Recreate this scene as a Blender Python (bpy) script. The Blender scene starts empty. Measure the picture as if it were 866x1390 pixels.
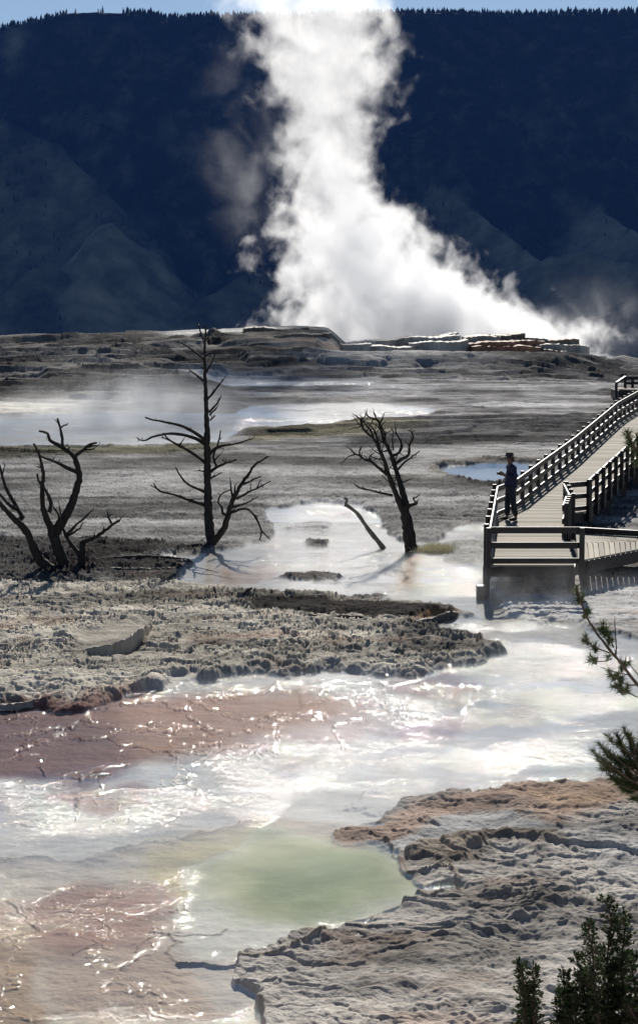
import bpy, math, random
import numpy as np
from mathutils import Vector, Matrix, Quaternion

random.seed(7)
RNG = np.random.default_rng(11)
scene = bpy.context.scene
COL = scene.collection
R = math.radians

# ------------------------------------------------------------------ camera
F, CX, CY = 2600.0, 433.0, 695.0
CAMH = 5.9
PITCH = math.atan((695 - 430) / F)
CT, ST = math.cos(PITCH), math.sin(PITCH)

cam_d = bpy.data.cameras.new('camera')
cam = bpy.data.objects.new('camera', cam_d)
COL.objects.link(cam)
cam.location = (0, 0, CAMH)
cam.rotation_euler = (math.pi / 2 - PITCH, 0, 0)
cam_d.sensor_fit = 'VERTICAL'
cam_d.sensor_height = 36.0
cam_d.lens = F / 1390 * 36.0
cam_d.clip_start = 0.1
cam_d.clip_end = 30000
scene.camera = cam


def ray(px, py):
    a = (px - CX) / F
    b = -(py - CY) / F
    return Vector((a, CT + b * ST, -ST + b * CT))


def at(px, py, Y):
    """point on the sight line of a photo pixel at distance Y"""
    d = ray(px, py)
    return Vector((0, 0, CAMH)) + d * (Y / d.y)


def at_z(px, py, z):
    d = ray(px, py)
    return Vector((0, 0, CAMH)) + d * ((z - CAMH) / d.z)


def project(X, Y, Z):
    zc = Y * CT - (Z - CAMH) * ST
    yc = Y * ST + (Z - CAMH) * CT
    zc = np.maximum(zc, 0.5)
    return CX + F * X / zc, CY - F * yc / zc


def mpp(Y):
    return Y / F


# ------------------------------------------------------------------ numpy noise
def _hash(ix, iy, seed):
    h = (ix.astype(np.int64) * 374761393 + iy.astype(np.int64) * 668265263 + seed * 974634777) & 0xFFFFFFFF
    h = ((h ^ (h >> 13)) * 1274126177) & 0xFFFFFFFF
    h = h ^ (h >> 16)
    return h


def gnoise(x, y, seed=0):
    ix = np.floor(x); iy = np.floor(y)
    fx = x - ix; fy = y - iy
    u = fx * fx * fx * (fx * (fx * 6 - 15) + 10)
    v = fy * fy * fy * (fy * (fy * 6 - 15) + 10)
    ix = ix.astype(np.int64); iy = iy.astype(np.int64)

    def g(dx, dy):
        h = _hash(ix + dx, iy + dy, seed)
        a = (h & 0xFFFF) * (2 * math.pi / 65536.0)
        return np.cos(a) * (fx - dx) + np.sin(a) * (fy - dy)
    n00 = g(0, 0); n10 = g(1, 0); n01 = g(0, 1); n11 = g(1, 1)
    a = n00 + u * (n10 - n00)
    b = n01 + u * (n11 - n01)
    return (a + v * (b - a)) * 1.5


def fbm(x, y, octs=5, seed=0, pers=0.5, lac=2.03, minwl=None):
    """minwl: smallest wavelength allowed per point (in units of x), fades octaves below it"""
    out = np.zeros_like(x); amp = 1.0; f = 1.0; norm = 0.0
    for o in range(octs):
        n = gnoise(x * f + 17.3 * o, y * f - 9.1 * o, seed + o * 13)
        if minwl is not None:
            n = n * np.clip((1.0 / f) / minwl - 0.6, 0, 1)
        out += amp * n; norm += amp
        amp *= pers; f *= lac
    return out / norm


def sstep(a, b, x):
    t = np.clip((x - a) / (b - a), 0, 1)
    return t * t * (3 - 2 * t)


def worley(x, y, seed=0):
    ix = np.floor(x).astype(np.int64); iy = np.floor(y).astype(np.int64)
    f1 = np.full(x.shape, 9.0); f2 = np.full(x.shape, 9.0)
    for dx in (-1, 0, 1):
        for dy in (-1, 0, 1):
            h = _hash(ix + dx, iy + dy, seed)
            cx = ix + dx + (h & 0xFFFF) / 65536.0
            cy = iy + dy + ((h >> 16) & 0xFFFF) / 65536.0
            d = np.hypot(cx - x, cy - y)
            n1 = np.minimum(f1, d)
            f2 = np.minimum(np.maximum(f1, d), f2)
            f1 = n1
    return f1, f2


# ------------------------------------------------------------------ tagging
def tag(o, label=None, cat=None, group=None, kind=None):
    if label: o['label'] = label
    if cat: o['category'] = cat
    if group: o['group'] = group
    if kind: o['kind'] = kind
    return o


def empty(name, loc):
    o = bpy.data.objects.new(name, None)
    o.empty_display_size = 0.2
    COL.objects.link(o)
    o.location = loc
    return o


def link_mesh(name, me, mat, parent=None):
    o = bpy.data.objects.new(name, me)
    COL.objects.link(o)
    if mat is not None and len(me.materials) == 0:
        me.materials.append(mat)
    if parent is not None:
        o.parent = parent
        base = Vector((0, 0, 0)); p = parent
        while p is not None:
            base += p.location; p = p.parent
        me.transform(Matrix.Translation(-base))
    return o


class MB:
    def __init__(self):
        self.v = []; self.f = []

    def tube(self, pts, rad, sides=7, cap=True, jit=0.0):
        pts = [Vector(p) for p in pts]
        n = len(pts)
        if n < 2: return
        prev = None; rings = []
        for i, p in enumerate(pts):
            t = (pts[min(i + 1, n - 1)] - pts[max(i - 1, 0)])
            if t.length < 1e-9: t = Vector((0, 0, 1))
            t.normalize()
            if prev is None:
                a = t.orthogonal().normalized()
            else:
                a = prev - t * prev.dot(t)
                if a.length < 1e-6: a = t.orthogonal()
                a.normalize()
            prev = a
            b = t.cross(a)
            s = len(self.v)
            for k in range(sides):
                an = 2 * math.pi * k / sides
                r = rad[i] * (1 + jit * random.uniform(-1, 1))
                self.v.append(p + (a * math.cos(an) + b * math.sin(an)) * r)
            rings.append(s)
        for i in range(n - 1):
            s0, s1 = rings[i], rings[i + 1]
            for k in range(sides):
                k2 = (k + 1) % sides
                self.f.append((s0 + k, s0 + k2, s1 + k2, s1 + k))
        if cap:
            self.f.append(tuple(rings[0] + k for k in reversed(range(sides))))
            self.f.append(tuple(rings[-1] + k for k in range(sides)))

    def box(self, c, ax, ay, az):
        """centre + three half-axis vectors"""
        c, ax, ay, az = Vector(c), Vector(ax), Vector(ay), Vector(az)
        s = len(self.v)
        for sx, sy, sz in ((-1,-1,-1),(1,-1,-1),(1,1,-1),(-1,1,-1),(-1,-1,1),(1,-1,1),(1,1,1),(-1,1,1)):
            self.v.append(c + ax * sx + ay * sy + az * sz)
        for f in ((0,3,2,1),(4,5,6,7),(0,1,5,4),(1,2,6,5),(2,3,7,6),(3,0,4,7)):
            self.f.append(tuple(s + i for i in f))

    def beam(self, a, b, w, h, up=Vector((0, 0, 1))):
        """bar from a to b, width w (horizontal) and height h"""
        a, b = Vector(a), Vector(b)
        d = (b - a)
        L = d.length; d.normalize()
        side = d.cross(up).normalized()
        u = side.cross(d).normalized()
        self.box((a + b) / 2, d * (L / 2), side * (w / 2), u * (h / 2))

    def quad(self, a, b, c, d):
        s = len(self.v)
        self.v += [Vector(a), Vector(b), Vector(c), Vector(d)]
        self.f.append((s, s + 1, s + 2, s + 3))

    def tri(self, a, b, c):
        s = len(self.v)
        self.v += [Vector(a), Vector(b), Vector(c)]
        self.f.append((s, s + 1, s + 2))

    def build(self, name, mat, parent=None, smooth=False, bevel=0.0):
        me = bpy.data.meshes.new(name)
        me.from_pydata([tuple(v) for v in self.v], [], self.f)
        if smooth:
            me.shade_smooth()
        o = link_mesh(name, me, mat, parent)
        if bevel:
            m = o.modifiers.new('bevel', 'BEVEL'); m.width = bevel; m.segments = 2
            m.limit_method = 'ANGLE'
        return o


def grid_mesh(name, V, nr, nc, mask=None):
    """V: (nr*nc,3) float array; builds quads, optionally only where mask[r,c]"""
    r, c = np.meshgrid(np.arange(nr - 1), np.arange(nc - 1), indexing='ij')
    i0 = (r * nc + c)
    quads = np.stack([i0, i0 + 1, i0 + nc + 1, i0 + nc], -1)
    if mask is not None:
        quads = quads[mask]
    quads = quads.reshape(-1, 4)
    idx_map = None
    if mask is not None:
        used = np.unique(quads)
        remap = np.full(len(V), -1, np.int64); remap[used] = np.arange(len(used))
        quads = remap[quads]; V = V[used]; idx_map = used
    me = bpy.data.meshes.new(name)
    nq = len(quads)
    me.vertices.add(len(V)); me.loops.add(nq * 4); me.polygons.add(nq)
    me.vertices.foreach_set('co', np.ascontiguousarray(V, np.float32).ravel())
    me.loops.foreach_set('vertex_index', quads.astype(np.int32).ravel())
    me.polygons.foreach_set('loop_start', (np.arange(nq) * 4).astype(np.int32))
    me.polygons.foreach_set('loop_total', np.full(nq, 4, np.int32))
    me.update(calc_edges=True)
    me.shade_smooth()
    return me, idx_map


def add_attr(me, name, arr):
    if arr.ndim == 1:
        a = me.attributes.new(name, 'FLOAT', 'POINT')
        a.data.foreach_set('value', arr.astype(np.float32))
    else:
        a = me.attributes.new(name, 'FLOAT_COLOR', 'POINT')
        c = np.ones((len(arr), 4), np.float32); c[:, :3] = arr
        a.data.foreach_set('color', c.ravel())


# ------------------------------------------------------------------ materials
class NT:
    def __init__(self, name):
        self.m = bpy.data.materials.new(name)
        self.m.use_nodes = True
        self.t = self.m.node_tree
        self.t.nodes.clear()
        self.out = self.t.nodes.new('ShaderNodeOutputMaterial')

    def n(self, typ, ins=None, **kw):
        nd = self.t.nodes.new(typ)
        for k, v in kw.items(): setattr(nd, k, v)
        for k, v in (ins or {}).items():
            s = nd.inputs[k]
            if hasattr(v, 'is_linked') or isinstance(v, bpy.types.NodeSocket):
                self.t.links.new(v, s)
            else:
                s.default_value = v
        return nd

    def math(self, op, a, b=0.0, c=0.0, clamp=False):
        nd = self.t.nodes.new('ShaderNodeMath'); nd.operation = op; nd.use_clamp = clamp
        for i, v in enumerate((a, b, c)):
            if isinstance(v, bpy.types.NodeSocket): self.t.links.new(v, nd.inputs[i])
            else: nd.inputs[i].default_value = v
        return nd.outputs[0]

    def mix(self, fac, a, b, blend='MIX'):
        nd = self.t.nodes.new('ShaderNodeMix'); nd.data_type = 'RGBA'; nd.blend_type = blend
        for i, v in ((0, fac), (6, a), (7, b)):
            if isinstance(v, bpy.types.NodeSocket): self.t.links.new(v, nd.inputs[i])
            elif isinstance(v, (tuple, list)): nd.inputs[i].default_value = (*v[:3], 1)
            else: nd.inputs[i].default_value = v
        return nd.outputs[2]

    def noise(self, vec, scale, detail=4, rough=0.55, dist=0.0):
        nd = self.n('ShaderNodeTexNoise', {'Scale': scale, 'Detail': detail, 'Roughness': rough, 'Distortion': dist})
        if vec is not None: self.t.links.new(vec, nd.inputs['Vector'])
        return nd.outputs[0]

    def ramp(self, fac, stops):
        nd = self.t.nodes.new('ShaderNodeValToRGB')
        self.t.links.new(fac, nd.inputs[0])
        el = nd.color_ramp.elements
        while len(el) < len(stops): el.new(0.5)
        for e, (p, c) in zip(el, stops):
            e.position = p
            e.color = (*c, 1) if isinstance(c, (tuple, list)) else (c, c, c, 1)
        return nd.outputs[0]

    def maprange(self, v, a, b, c=0.0, d=1.0, smooth=False):
        nd = self.t.nodes.new('ShaderNodeMapRange')
        if smooth: nd.interpolation_type = 'SMOOTHSTEP'
        self.t.links.new(v, nd.inputs[0])
        for i, x in zip((1, 2, 3, 4), (a, b, c, d)): nd.inputs[i].default_value = x
        return nd.outputs[0]

    def surf(self, s): self.t.links.new(s, self.out.inputs['Surface'])
    def vol(self, s): self.t.links.new(s, self.out.inputs['Volume'])


def simple_mat(name, c1, c2, scale=20.0, rough=0.8, bump=0.3, stretch=(1, 1, 1), spec=0.3, bdist=0.01):
    t = NT(name)
    co = t.n('ShaderNodeTexCoord').outputs['Object']
    mp = t.n('ShaderNodeMapping', {'Vector': co, 'Scale': stretch}).outputs[0]
    nz = t.noise(mp, scale, 6, 0.6)
    col = t.mix(t.maprange(nz, 0.3, 0.7), c1, c2)
    b = t.n('ShaderNodeBump', {'Strength': bump, 'Distance': bdist, 'Height': nz})
    p = t.n('ShaderNodeBsdfPrincipled', {'Base Color': col, 'Roughness': rough, 'Specular IOR Level': spec, 'Normal': b.outputs[0]})
    t.surf(p.outputs[0])
    return t.m


def ground_mat():
    t = NT('travertine')
    al = t.n('ShaderNodeAttribute', attribute_name='albedo').outputs['Color']
    wet = t.n('ShaderNodeAttribute', attribute_name='wet').outputs['Fac']
    co = t.n('ShaderNodeTexCoord').outputs['Object']
    n1 = t.noise(co, 2.2, 8, 0.65)
    n2 = t.noise(co, 26.0, 5, 0.7)
    n3 = t.noise(co, 0.45, 5, 0.6)
    v = t.math('ADD', t.maprange(n1, 0.25, 0.75, 0.62, 1.35), t.maprange(n2, 0.3, 0.7, -0.16, 0.16))
    v = t.math('MULTIPLY', v, t.maprange(n3, 0.3, 0.7, 0.85, 1.15))
    # wet ground keeps an evener tone
    v = t.math('ADD', t.math('MULTIPLY', v, t.math('SUBTRACT', 1.0, t.math('MULTIPLY', wet, 0.6))), t.math('MULTIPLY', wet, 0.6))
    vc = t.n('ShaderNodeCombineColor', {'Red': v, 'Green': v, 'Blue': v}).outputs[0]
    col = t.mix(1.0, al, vc, 'MULTIPLY')
    rough = t.maprange(wet, 0.0, 1.0, 0.9, 0.7)
    hb = t.math('ADD', t.math('MULTIPLY', n1, 0.5), t.math('MULTIPLY', n2, 0.18))
    vor = t.n('ShaderNodeTexVoronoi', {'Vector': co, 'Scale': 14.0}).outputs[0]
    hb = t.math('ADD', hb, t.math('MULTIPLY', vor, 0.10))
    b = t.n('ShaderNodeBump', {'Strength': t.maprange(wet, 0, 1, 1.0, 0.25), 'Distance': 0.09, 'Height': hb})
    p = t.n('ShaderNodeBsdfPrincipled', {'Base Color': col, 'Roughness': rough, 'Specular IOR Level': 0.02, 'Normal': b.outputs[0]})
    t.surf(p.outputs[0])
    return t.m


def water_mat():
    t = NT('spring_water')
    co = t.n('ShaderNodeTexCoord').outputs['Object']
    mp = t.n('ShaderNodeMapping', {'Vector': co, 'Scale': (1.0, 0.55, 1.0)}).outputs[0]
    rip = t.n('ShaderNodeAttribute', attribute_name='ripple').outputs['Fac']
    n1 = t.noise(mp, 5.0, 6, 0.6, 0.4)
    n2 = t.noise(mp, 30.0, 3, 0.6)
    h = t.math('ADD', n1, t.math('MULTIPLY', n2, 0.45))
    b = t.n('ShaderNodeBump', {'Strength': rip, 'Distance': 0.04, 'Height': h})
    lw = t.n('ShaderNodeLayerWeight', {'Blend': 0.5, 'Normal': b.outputs[0]}).outputs['Facing']
    film = t.n('ShaderNodeAttribute', attribute_name='film').outputs['Fac']
    fr = t.math('ADD', 0.02, t.math('MULTIPLY', 0.98, t.math('POWER', lw, 5.0)))
    fr = t.math('MULTIPLY', fr, film)
    gl = t.n('ShaderNodeBsdfGlossy', {'Color': (1, 1, 1, 1), 'Roughness': 0.05, 'Normal': b.outputs[0]})
    tr = t.n('ShaderNodeBsdfTransparent', {'Color': (0.97, 0.975, 0.97, 1)})
    mx = t.n('ShaderNodeMixShader', {0: fr})
    t.t.links.new(tr.outputs[0], mx.inputs[1]); t.t.links.new(gl.outputs[0], mx.inputs[2])
    t.surf(mx.outputs[0])
    return t.m


M_GROUND = ground_mat()
M_WATER = water_mat()
M_BARK = simple_mat('dead_bark', (0.018, 0.014, 0.011), (0.05, 0.042, 0.034), 14, 0.9, 0.6, (1, 1, 0.25))
M_BARKPALE = simple_mat('bleached_wood', (0.22, 0.2, 0.17), (0.38, 0.35, 0.3), 14, 0.85, 0.5, (1, 1, 0.25))
M_PINEBARK = simple_mat('pine_bark', (0.05, 0.035, 0.025), (0.12, 0.09, 0.065), 25, 0.9, 0.6)
M_NEEDLE = simple_mat('pine_needles', (0.025, 0.04, 0.015), (0.06, 0.08, 0.03), 8, 0.55, 0.0)
M_JUNIPER = simple_mat('juniper_leaves', (0.02, 0.032, 0.014), (0.05, 0.07, 0.03), 8, 0.6, 0.0)
M_RAIL = simple_mat('railing_timber', (0.007, 0.005, 0.004), (0.026, 0.017, 0.013), 10, 0.45, 0.5, (1, 1, 1), 0.45)
def leaf_mat(name, c1, c2):
    t = NT(name)
    g = t.n('ShaderNodeNewGeometry').outputs['Random Per Island']
    col = t.mix(g, c1, c2)
    p = t.n('ShaderNodeBsdfPrincipled', {'Base Color': col, 'Roughness': .5, 'Specular IOR Level': .3})
    tl = t.n('ShaderNodeBsdfTranslucent', {'Color': col})
    mx = t.n('ShaderNodeMixShader', {0: .4})
    t.t.links.new(p.outputs[0], mx.inputs[1]); t.t.links.new(tl.outputs[0], mx.inputs[2])
    t.surf(mx.outputs[0])
    return t.m
M_NEEDLE = leaf_mat('green_needles', (0.03, 0.05, 0.015), (0.09, 0.115, 0.04))
M_JUNIPER = leaf_mat('green_juniper', (0.02, 0.034, 0.013), (0.06, 0.085, 0.035))
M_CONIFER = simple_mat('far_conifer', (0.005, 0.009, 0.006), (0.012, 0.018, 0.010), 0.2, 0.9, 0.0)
M_GRASS = simple_mat('dry_grass', (0.55, 0.50, 0.34), (0.7, 0.66, 0.48), 8, 0.8, 0.0)


def deck_mat():
    t = NT('weathered_deck')
    g = t.n('ShaderNodeNewGeometry')
    co = t.n('ShaderNodeTexCoord').outputs['Object']
    rnd = g.outputs['Random Per Island']
    mp = t.n('ShaderNodeMapping', {'Vector': co, 'Scale': (2.0, 14.0, 2.0)}).outputs[0]
    nz = t.noise(mp, 3.0, 6, 0.65)
    n2 = t.noise(co, 1.1, 4, 0.6)
    f = t.math('ADD', t.math('MULTIPLY', rnd, 0.55), t.math('MULTIPLY', nz, 0.45))
    col = t.mix(t.maprange(f, 0.15, 0.85), (0.12, 0.10, 0.072), (0.45, 0.39, 0.285))
    col = t.mix(t.maprange(n2, 0.35, 0.7, 0, 0.45), col, (0.2, 0.18, 0.14))
    b = t.n('ShaderNodeBump', {'Strength': 0.4, 'Distance': 0.01, 'Height': nz})
    p = t.n('ShaderNodeBsdfPrincipled', {'Base Color': col, 'Roughness': 0.8, 'Specular IOR Level': 0.25, 'Normal': b.outputs[0]})
    t.surf(p.outputs[0])
    return t.m


M_DECK = deck_mat()

# ------------------------------------------------------------------ terrain profile
PD = np.array([-60, -8, 0, 8, 13, 55, 60, 68, 78, 90, 105, 118, 125, 128, 140, 170, 300, 900], float)
PZ = np.array([9, 5.5, 4.2, 2.1, 0, 0, 0.22, 0.58, 1.25, 2.15, 3.3, 4.45, 4.98, 4.9, 1.5, -12, -60, -125], float)
RX = np.array([-400, 0, 120, 250, 400, 500, 640, 740, 800, 866, 1100], float)
RY = np.array([480, 465, 457, 449, 443, 448, 452, 458, 472, 490, 505], float)


def zbase(s, d):
    """s = X / max(d,14): smooth lie of the land"""
    z = np.interp(d, PD, PZ)
    px = CX + F * s
    ry = np.interp(px, RX, RY)
    zr = CAMH - (ry - 430) / F * 125.0
    z = z + (zr - 4.98) * sstep(92, 125, d)
    return z


_dt = np.concatenate([np.linspace(12, 60, 540), np.linspace(60.2, 125, 500)])


def at_ground(px, py):
    s = (px - CX) / F
    z = zbase(np.full_like(_dt, s), _dt)
    _, yy = project(s * _dt, _dt, z)
    d = float(np.interp(-py, -yy, _dt))
    # X from the real sight line
    zz = float(np.interp(d, _dt, z))
    zc = d * CT - (zz - CAMH) * ST
    return Vector(((px - CX) / F * zc, d, zz))


# ------------------------------------------------------------------ masks traced on the ground
MX0, MX1, MY0, MY1 = -200, 1070, 430, 1600
MW, MH = MX1 - MX0, MY1 - MY0


def blur(a, rx, ry):
    for _ in range(2):
        for ax, r in ((1, rx), (0, ry)):
            r = int(round(r))
            if r < 1: continue
            k = 2 * r + 1
            pad = [(0, 0), (0, 0)]; pad[ax] = (r + 1, r)
            c = np.cumsum(np.pad(a, pad, mode='edge'), axis=ax)
            a = (np.take(c, range(k, c.shape[ax]), axis=ax) - np.take(c, range(0, c.shape[ax] - k), axis=ax)) / k
    return a


def poly_mask(poly, rx=2, ry=1):
    m = np.zeros((MH, MW), np.float32)
    P = np.array(poly, float)
    x0 = max(int(P[:, 0].min()) - 1, MX0); x1 = min(int(P[:, 0].max()) + 2, MX1)
    y0 = max(int(P[:, 1].min()) - 1, MY0); y1 = min(int(P[:, 1].max()) + 2, MY1)
    X, Y = np.meshgrid(np.arange(x0, x1) + 0.5, np.arange(y0, y1) + 0.5)
    ins = np.zeros(X.shape, bool)
    n = len(P)
    for i in range(n):
        xa, ya = P[i]; xb, yb = P[(i + 1) % n]
        if ya == yb: continue
        c = ((ya > Y) != (yb > Y)) & (X < (xb - xa) * (Y - ya) / (yb - ya) + xa)
        ins ^= c
    m[y0 - MY0:y1 - MY0, x0 - MX0:x1 - MX0] = ins
    return blur(m, rx, ry)


def sample(m, u, v):
    x = np.clip(u - MX0 - 0.5, 0, MW - 1.001); y = np.clip(v - MY0 - 0.5, 0, MH - 1.001)
    ix = x.astype(np.int32); iy = y.astype(np.int32)
    fx = x - ix; fy = y - iy
    return (m[iy, ix] * (1 - fx) * (1 - fy) + m[iy, ix + 1] * fx * (1 - fy) + m[iy + 1, ix] * (1 - fx) * fy + m[iy + 1, ix + 1] * fx * fy)


# (polygon, colour, rough, wet, blur x, blur y)  rough/wet None = unchanged
G = []
def Z(poly, col=None, rough=None, wet=None, bx=4, by=2): G.append((poly, col, rough, wet, bx, by))

# far terraces
Z([(-200,475),(0,464),(200,456),(430,446),(450,500),(300,545),(-200,550)], (0.115,0.11,0.103), 1.4, 0, 10, 4)
Z([(300,490),(866,495),(1070,500),(1070,525),(560,514),(300,525)], (0.17,0.165,0.16), 1.2, 0, 10, 4)
Z([(320,448),(430,442),(470,446),(470,462),(440,470),(330,460)], (0.30,0.28,0.24), 0.6, 0, 8, 3)
Z([(200,452),(330,446),(400,444),(400,450),(240,460)], (0.40,0.39,0.36), 0.4, 0, 8, 2)
Z([(360,468),(470,462),(480,480),(380,482)], (0.40,0.32,0.25), 0.5, 0.3, 8, 3)
Z([(290,524),(420,516),(560,516),(800,522),(860,530),(800,560),(640,575),(500,545),(320,542)], (0.34,0.33,0.32), 0.45, 0, 12, 4)
Z([(-200,545),(0,545),(200,546),(300,540),(420,530),(420,552),(330,560),(-200,568)], (0.42,0.40,0.35), 0.35, 0, 8, 3)
Z([(460,580),(560,575),(640,570),(866,572),(1070,580),(1070,606),(640,602),(480,603)], (0.12,0.115,0.11), 0.6, 0, 10, 3)
Z([(-200,565),(120,562),(200,560),(330,562),(430,572),(500,575),(480,580),(330,585),(300,600),(230,606),(120,608),(60,606),(-200,610)], (0.36,0.35,0.34), 0.0, 1, 3, 1)
Z([(330,549),(500,545),(600,556),(560,572),(470,577),(400,580),(330,570)], (0.50,0.46,0.41), 0.05, 1, 8, 2)
Z([(240,515),(520,516),(500,524),(300,528)], (0.44,0.44,0.45), 0.1, 0.6, 8, 2)
Z([(-200,607),(200,605),(300,603),(330,608),(230,618),(100,622),(-200,640)], (0.10,0.095,0.06), 0.8, 0, 6, 2)
Z([(330,588),(480,580),(600,582),(500,592),(340,598)], (0.19,0.17,0.11), 0.7, 0, 6, 2)
# pond by the walkway
Z([(575,640),(600,628),(650,623),(740,626),(740,640),(735,660),(640,660),(600,652)], (0.14,0.125,0.10), 0.8, 0, 5, 2)
Z([(588,640),(604,633),(630,630),(650,628),(700,627),(726,631),(724,655),(640,656),(632,648),(606,643)], (0.15,0.165,0.18), 0.0, 1, 1, 1)
Z([(500,648),(600,643),(628,650),(620,660),(520,660)], (0.34,0.33,0.30), 0.3, 0, 5, 2)
# dark soil at the dead trees
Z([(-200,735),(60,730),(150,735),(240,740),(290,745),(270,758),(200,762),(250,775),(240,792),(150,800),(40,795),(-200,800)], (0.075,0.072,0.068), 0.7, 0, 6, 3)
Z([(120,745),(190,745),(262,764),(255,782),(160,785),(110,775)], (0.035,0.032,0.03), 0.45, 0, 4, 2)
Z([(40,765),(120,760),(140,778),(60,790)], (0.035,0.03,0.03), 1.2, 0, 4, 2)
# white pool in the middle
Z([(365,690),(430,682),(490,684),(510,700),(522,715),(545,735),(590,735),(610,715),(655,712),(700,715),(700,800),(866,782),(1070,780),(1070,830),(780,832),(690,850),(640,835),(620,828),(560,822),(430,815),(330,812),(250,800),(236,795),(246,776),(262,768),(200,758),(168,766),(160,760),(240,752),(300,745),(360,735),(372,715)], (0.58,0.55,0.50), 0.0, 1, 2, 1)
Z([(290,765),(380,765),(384,785),(320,795),(290,790)], (0.50,0.38,0.30), None, None, 10, 4)
Z([(542,748),(572,748),(566,800),(535,802)], (0.52,0.41,0.28), None, None, 6, 5)  # brownish reflection of the leaning trunk, painted into the pool bed colour
Z([(380,712),(420,706),(455,708),(440,722),(395,722)], (0.46,0.45,0.44), 0.2, 0.4, 6, 2)
Z([(600,735),(655,728),(656,770),(610,765)], (0.40,0.40,0.38), 0.3, 0.5, 8, 3)
Z([(415,733),(450,732),(448,741),(418,742)], (0.08,0.08,0.075), 0.5, 0, 3, 1)
Z([(372,781),(420,777),(470,783),(460,788),(400,786)], (0.12,0.11,0.10), 0.5, 0.2, 4, 1)
Z([(450,812),(530,808),(525,813),(450,816)], (0.10,0.09,0.08), 0.5, 0.2, 4, 1)
# pale ground right of the channel
Z([(650,795),(760,786),(800,782),(1070,775),(1070,880),(866,872),(800,850),(700,838)], (0.44,0.43,0.41), 0.3, 0.25, 10, 4)
# rock island
Z([(-200,800),(240,796),(340,813),(430,815),(560,822),(622,830),(615,838),(560,850),(560,862),(640,868),(690,880),(600,906),(560,915),(440,906),(300,916),(240,932),(180,945),(100,962),(-200,975)], (0.43,0.395,0.33), 0.8, 0, 2, 1)
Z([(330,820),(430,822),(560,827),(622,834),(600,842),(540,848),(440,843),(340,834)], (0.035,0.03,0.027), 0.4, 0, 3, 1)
Z([(555,850),(600,838),(622,832),(610,842),(580,850)], (0.36,0.20,0.08), 0.1, 0.8, 3, 1)
Z([(560,850),(640,868),(690,882),(600,895),(500,880)], (0.17,0.16,0.14), 1.1, 0, 8, 3)
Z([(100,862),(150,852),(205,848),(215,870),(200,890),(150,900),(112,900)], (0.34,0.31,0.26), 0.15, 0, 5, 2)
# lower channel and flats
Z([(562,853),(640,836),(700,840),(800,846),(866,872),(1070,880),(1070,1060),(800,1056),(720,1064),(600,1080),(480,1112),(380,1112),(200,1132),(100,1152),(-200,1130),(-200,978),(100,963),(180,946),(235,934),(300,918),(440,908),(560,917),(600,908),(692,884),(640,866)], (0.56,0.535,0.48), 0.0, 1, 2, 1)
Z([(-200,968),(0,962),(120,950),(200,947),(300,945),(310,962),(230,1000),(180,1030),(160,1055),(80,1065),(20,1050),(-200,1040)], (0.135,0.072,0.064), None, None, 14, 5)
Z([(150,948),(420,926),(520,960),(490,1000),(330,1008),(210,1030),(170,1010)], (0.30,0.18,0.13), None, None, 24, 9)
Z([(60,1070),(190,1062),(205,1094),(120,1108)], (0.25,0.15,0.11), None, None, 12, 6)
Z([(520,922),(600,915),(655,932),(610,943),(535,938)], (0.26,0.165,0.14), None, 0.8, 8, 3)
Z([(580,945),(650,938),(740,948),(700,968),(600,965)], (0.30,0.28,0.22), None, None, 12, 4)
Z([(430,968),(520,975),(510,1003),(450,1008)], (0.44,0.33,0.28), None, None, 14, 5)
Z([(520,980),(590,976),(650,985),(560,1005),(520,1000)], (0.38,0.28,0.25), None, None, 10, 4)
Z([(200,940),(256,915),(275,925),(240,938)], (0.42,0.40,0.36), 0.1, 0.9, 3, 1)
# bottom left flats
Z([(-200,1130),(100,1150),(200,1132),(380,1112),(400,1300),(350,1600),(-200,1600)], (0.55,0.49,0.41), 0.05, 1, 18, 8)
Z([(180,1150),(260,1128),(390,1135),(320,1200),(240,1225),(195,1190)], (0.54,0.46,0.27), None, None, 20, 10)
Z([(140,1200),(245,1208),(250,1260),(180,1290),(60,1290),(20,1250),(80,1220)], (0.33,0.21,0.155), None, None, 22, 11)
Z([(-200,1225),(30,1225),(55,1260),(45,1330),(60,1600),(-200,1600)], (0.42,0.31,0.21), 0.2, 0.8, 14, 8)
Z([(60,1290),(240,1280),(280,1310),(300,1600),(60,1600)], (0.46,0.36,0.28), 0.2, 0.9, 14, 8)
# green pool
Z([(350,1105),(480,1108),(545,1112),(550,1150),(380,1150)], (0.48,0.40,0.31), 0.0, 1, 14, 5)
Z([(255,1180),(300,1150),(400,1128),(500,1133),(545,1155),(562,1180),(618,1193),(600,1212),(540,1222),(470,1250),(440,1272),(380,1296),(310,1302),(270,1285),(250,1240)], (0.62,0.59,0.50), 0.0, 1, 2, 1)
Z([(270,1175),(320,1145),(400,1130),(500,1135),(545,1160),(560,1182),(600,1194),(560,1210),(500,1226),(440,1246),(380,1252),(310,1238),(265,1205)], (0.42,0.42,0.24), None, None, 26, 11)
Z([(320,1170),(400,1148),(500,1155),(525,1185),(470,1222),(400,1236),(340,1222)], (0.195,0.245,0.11), None, None, 36, 17)
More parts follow.
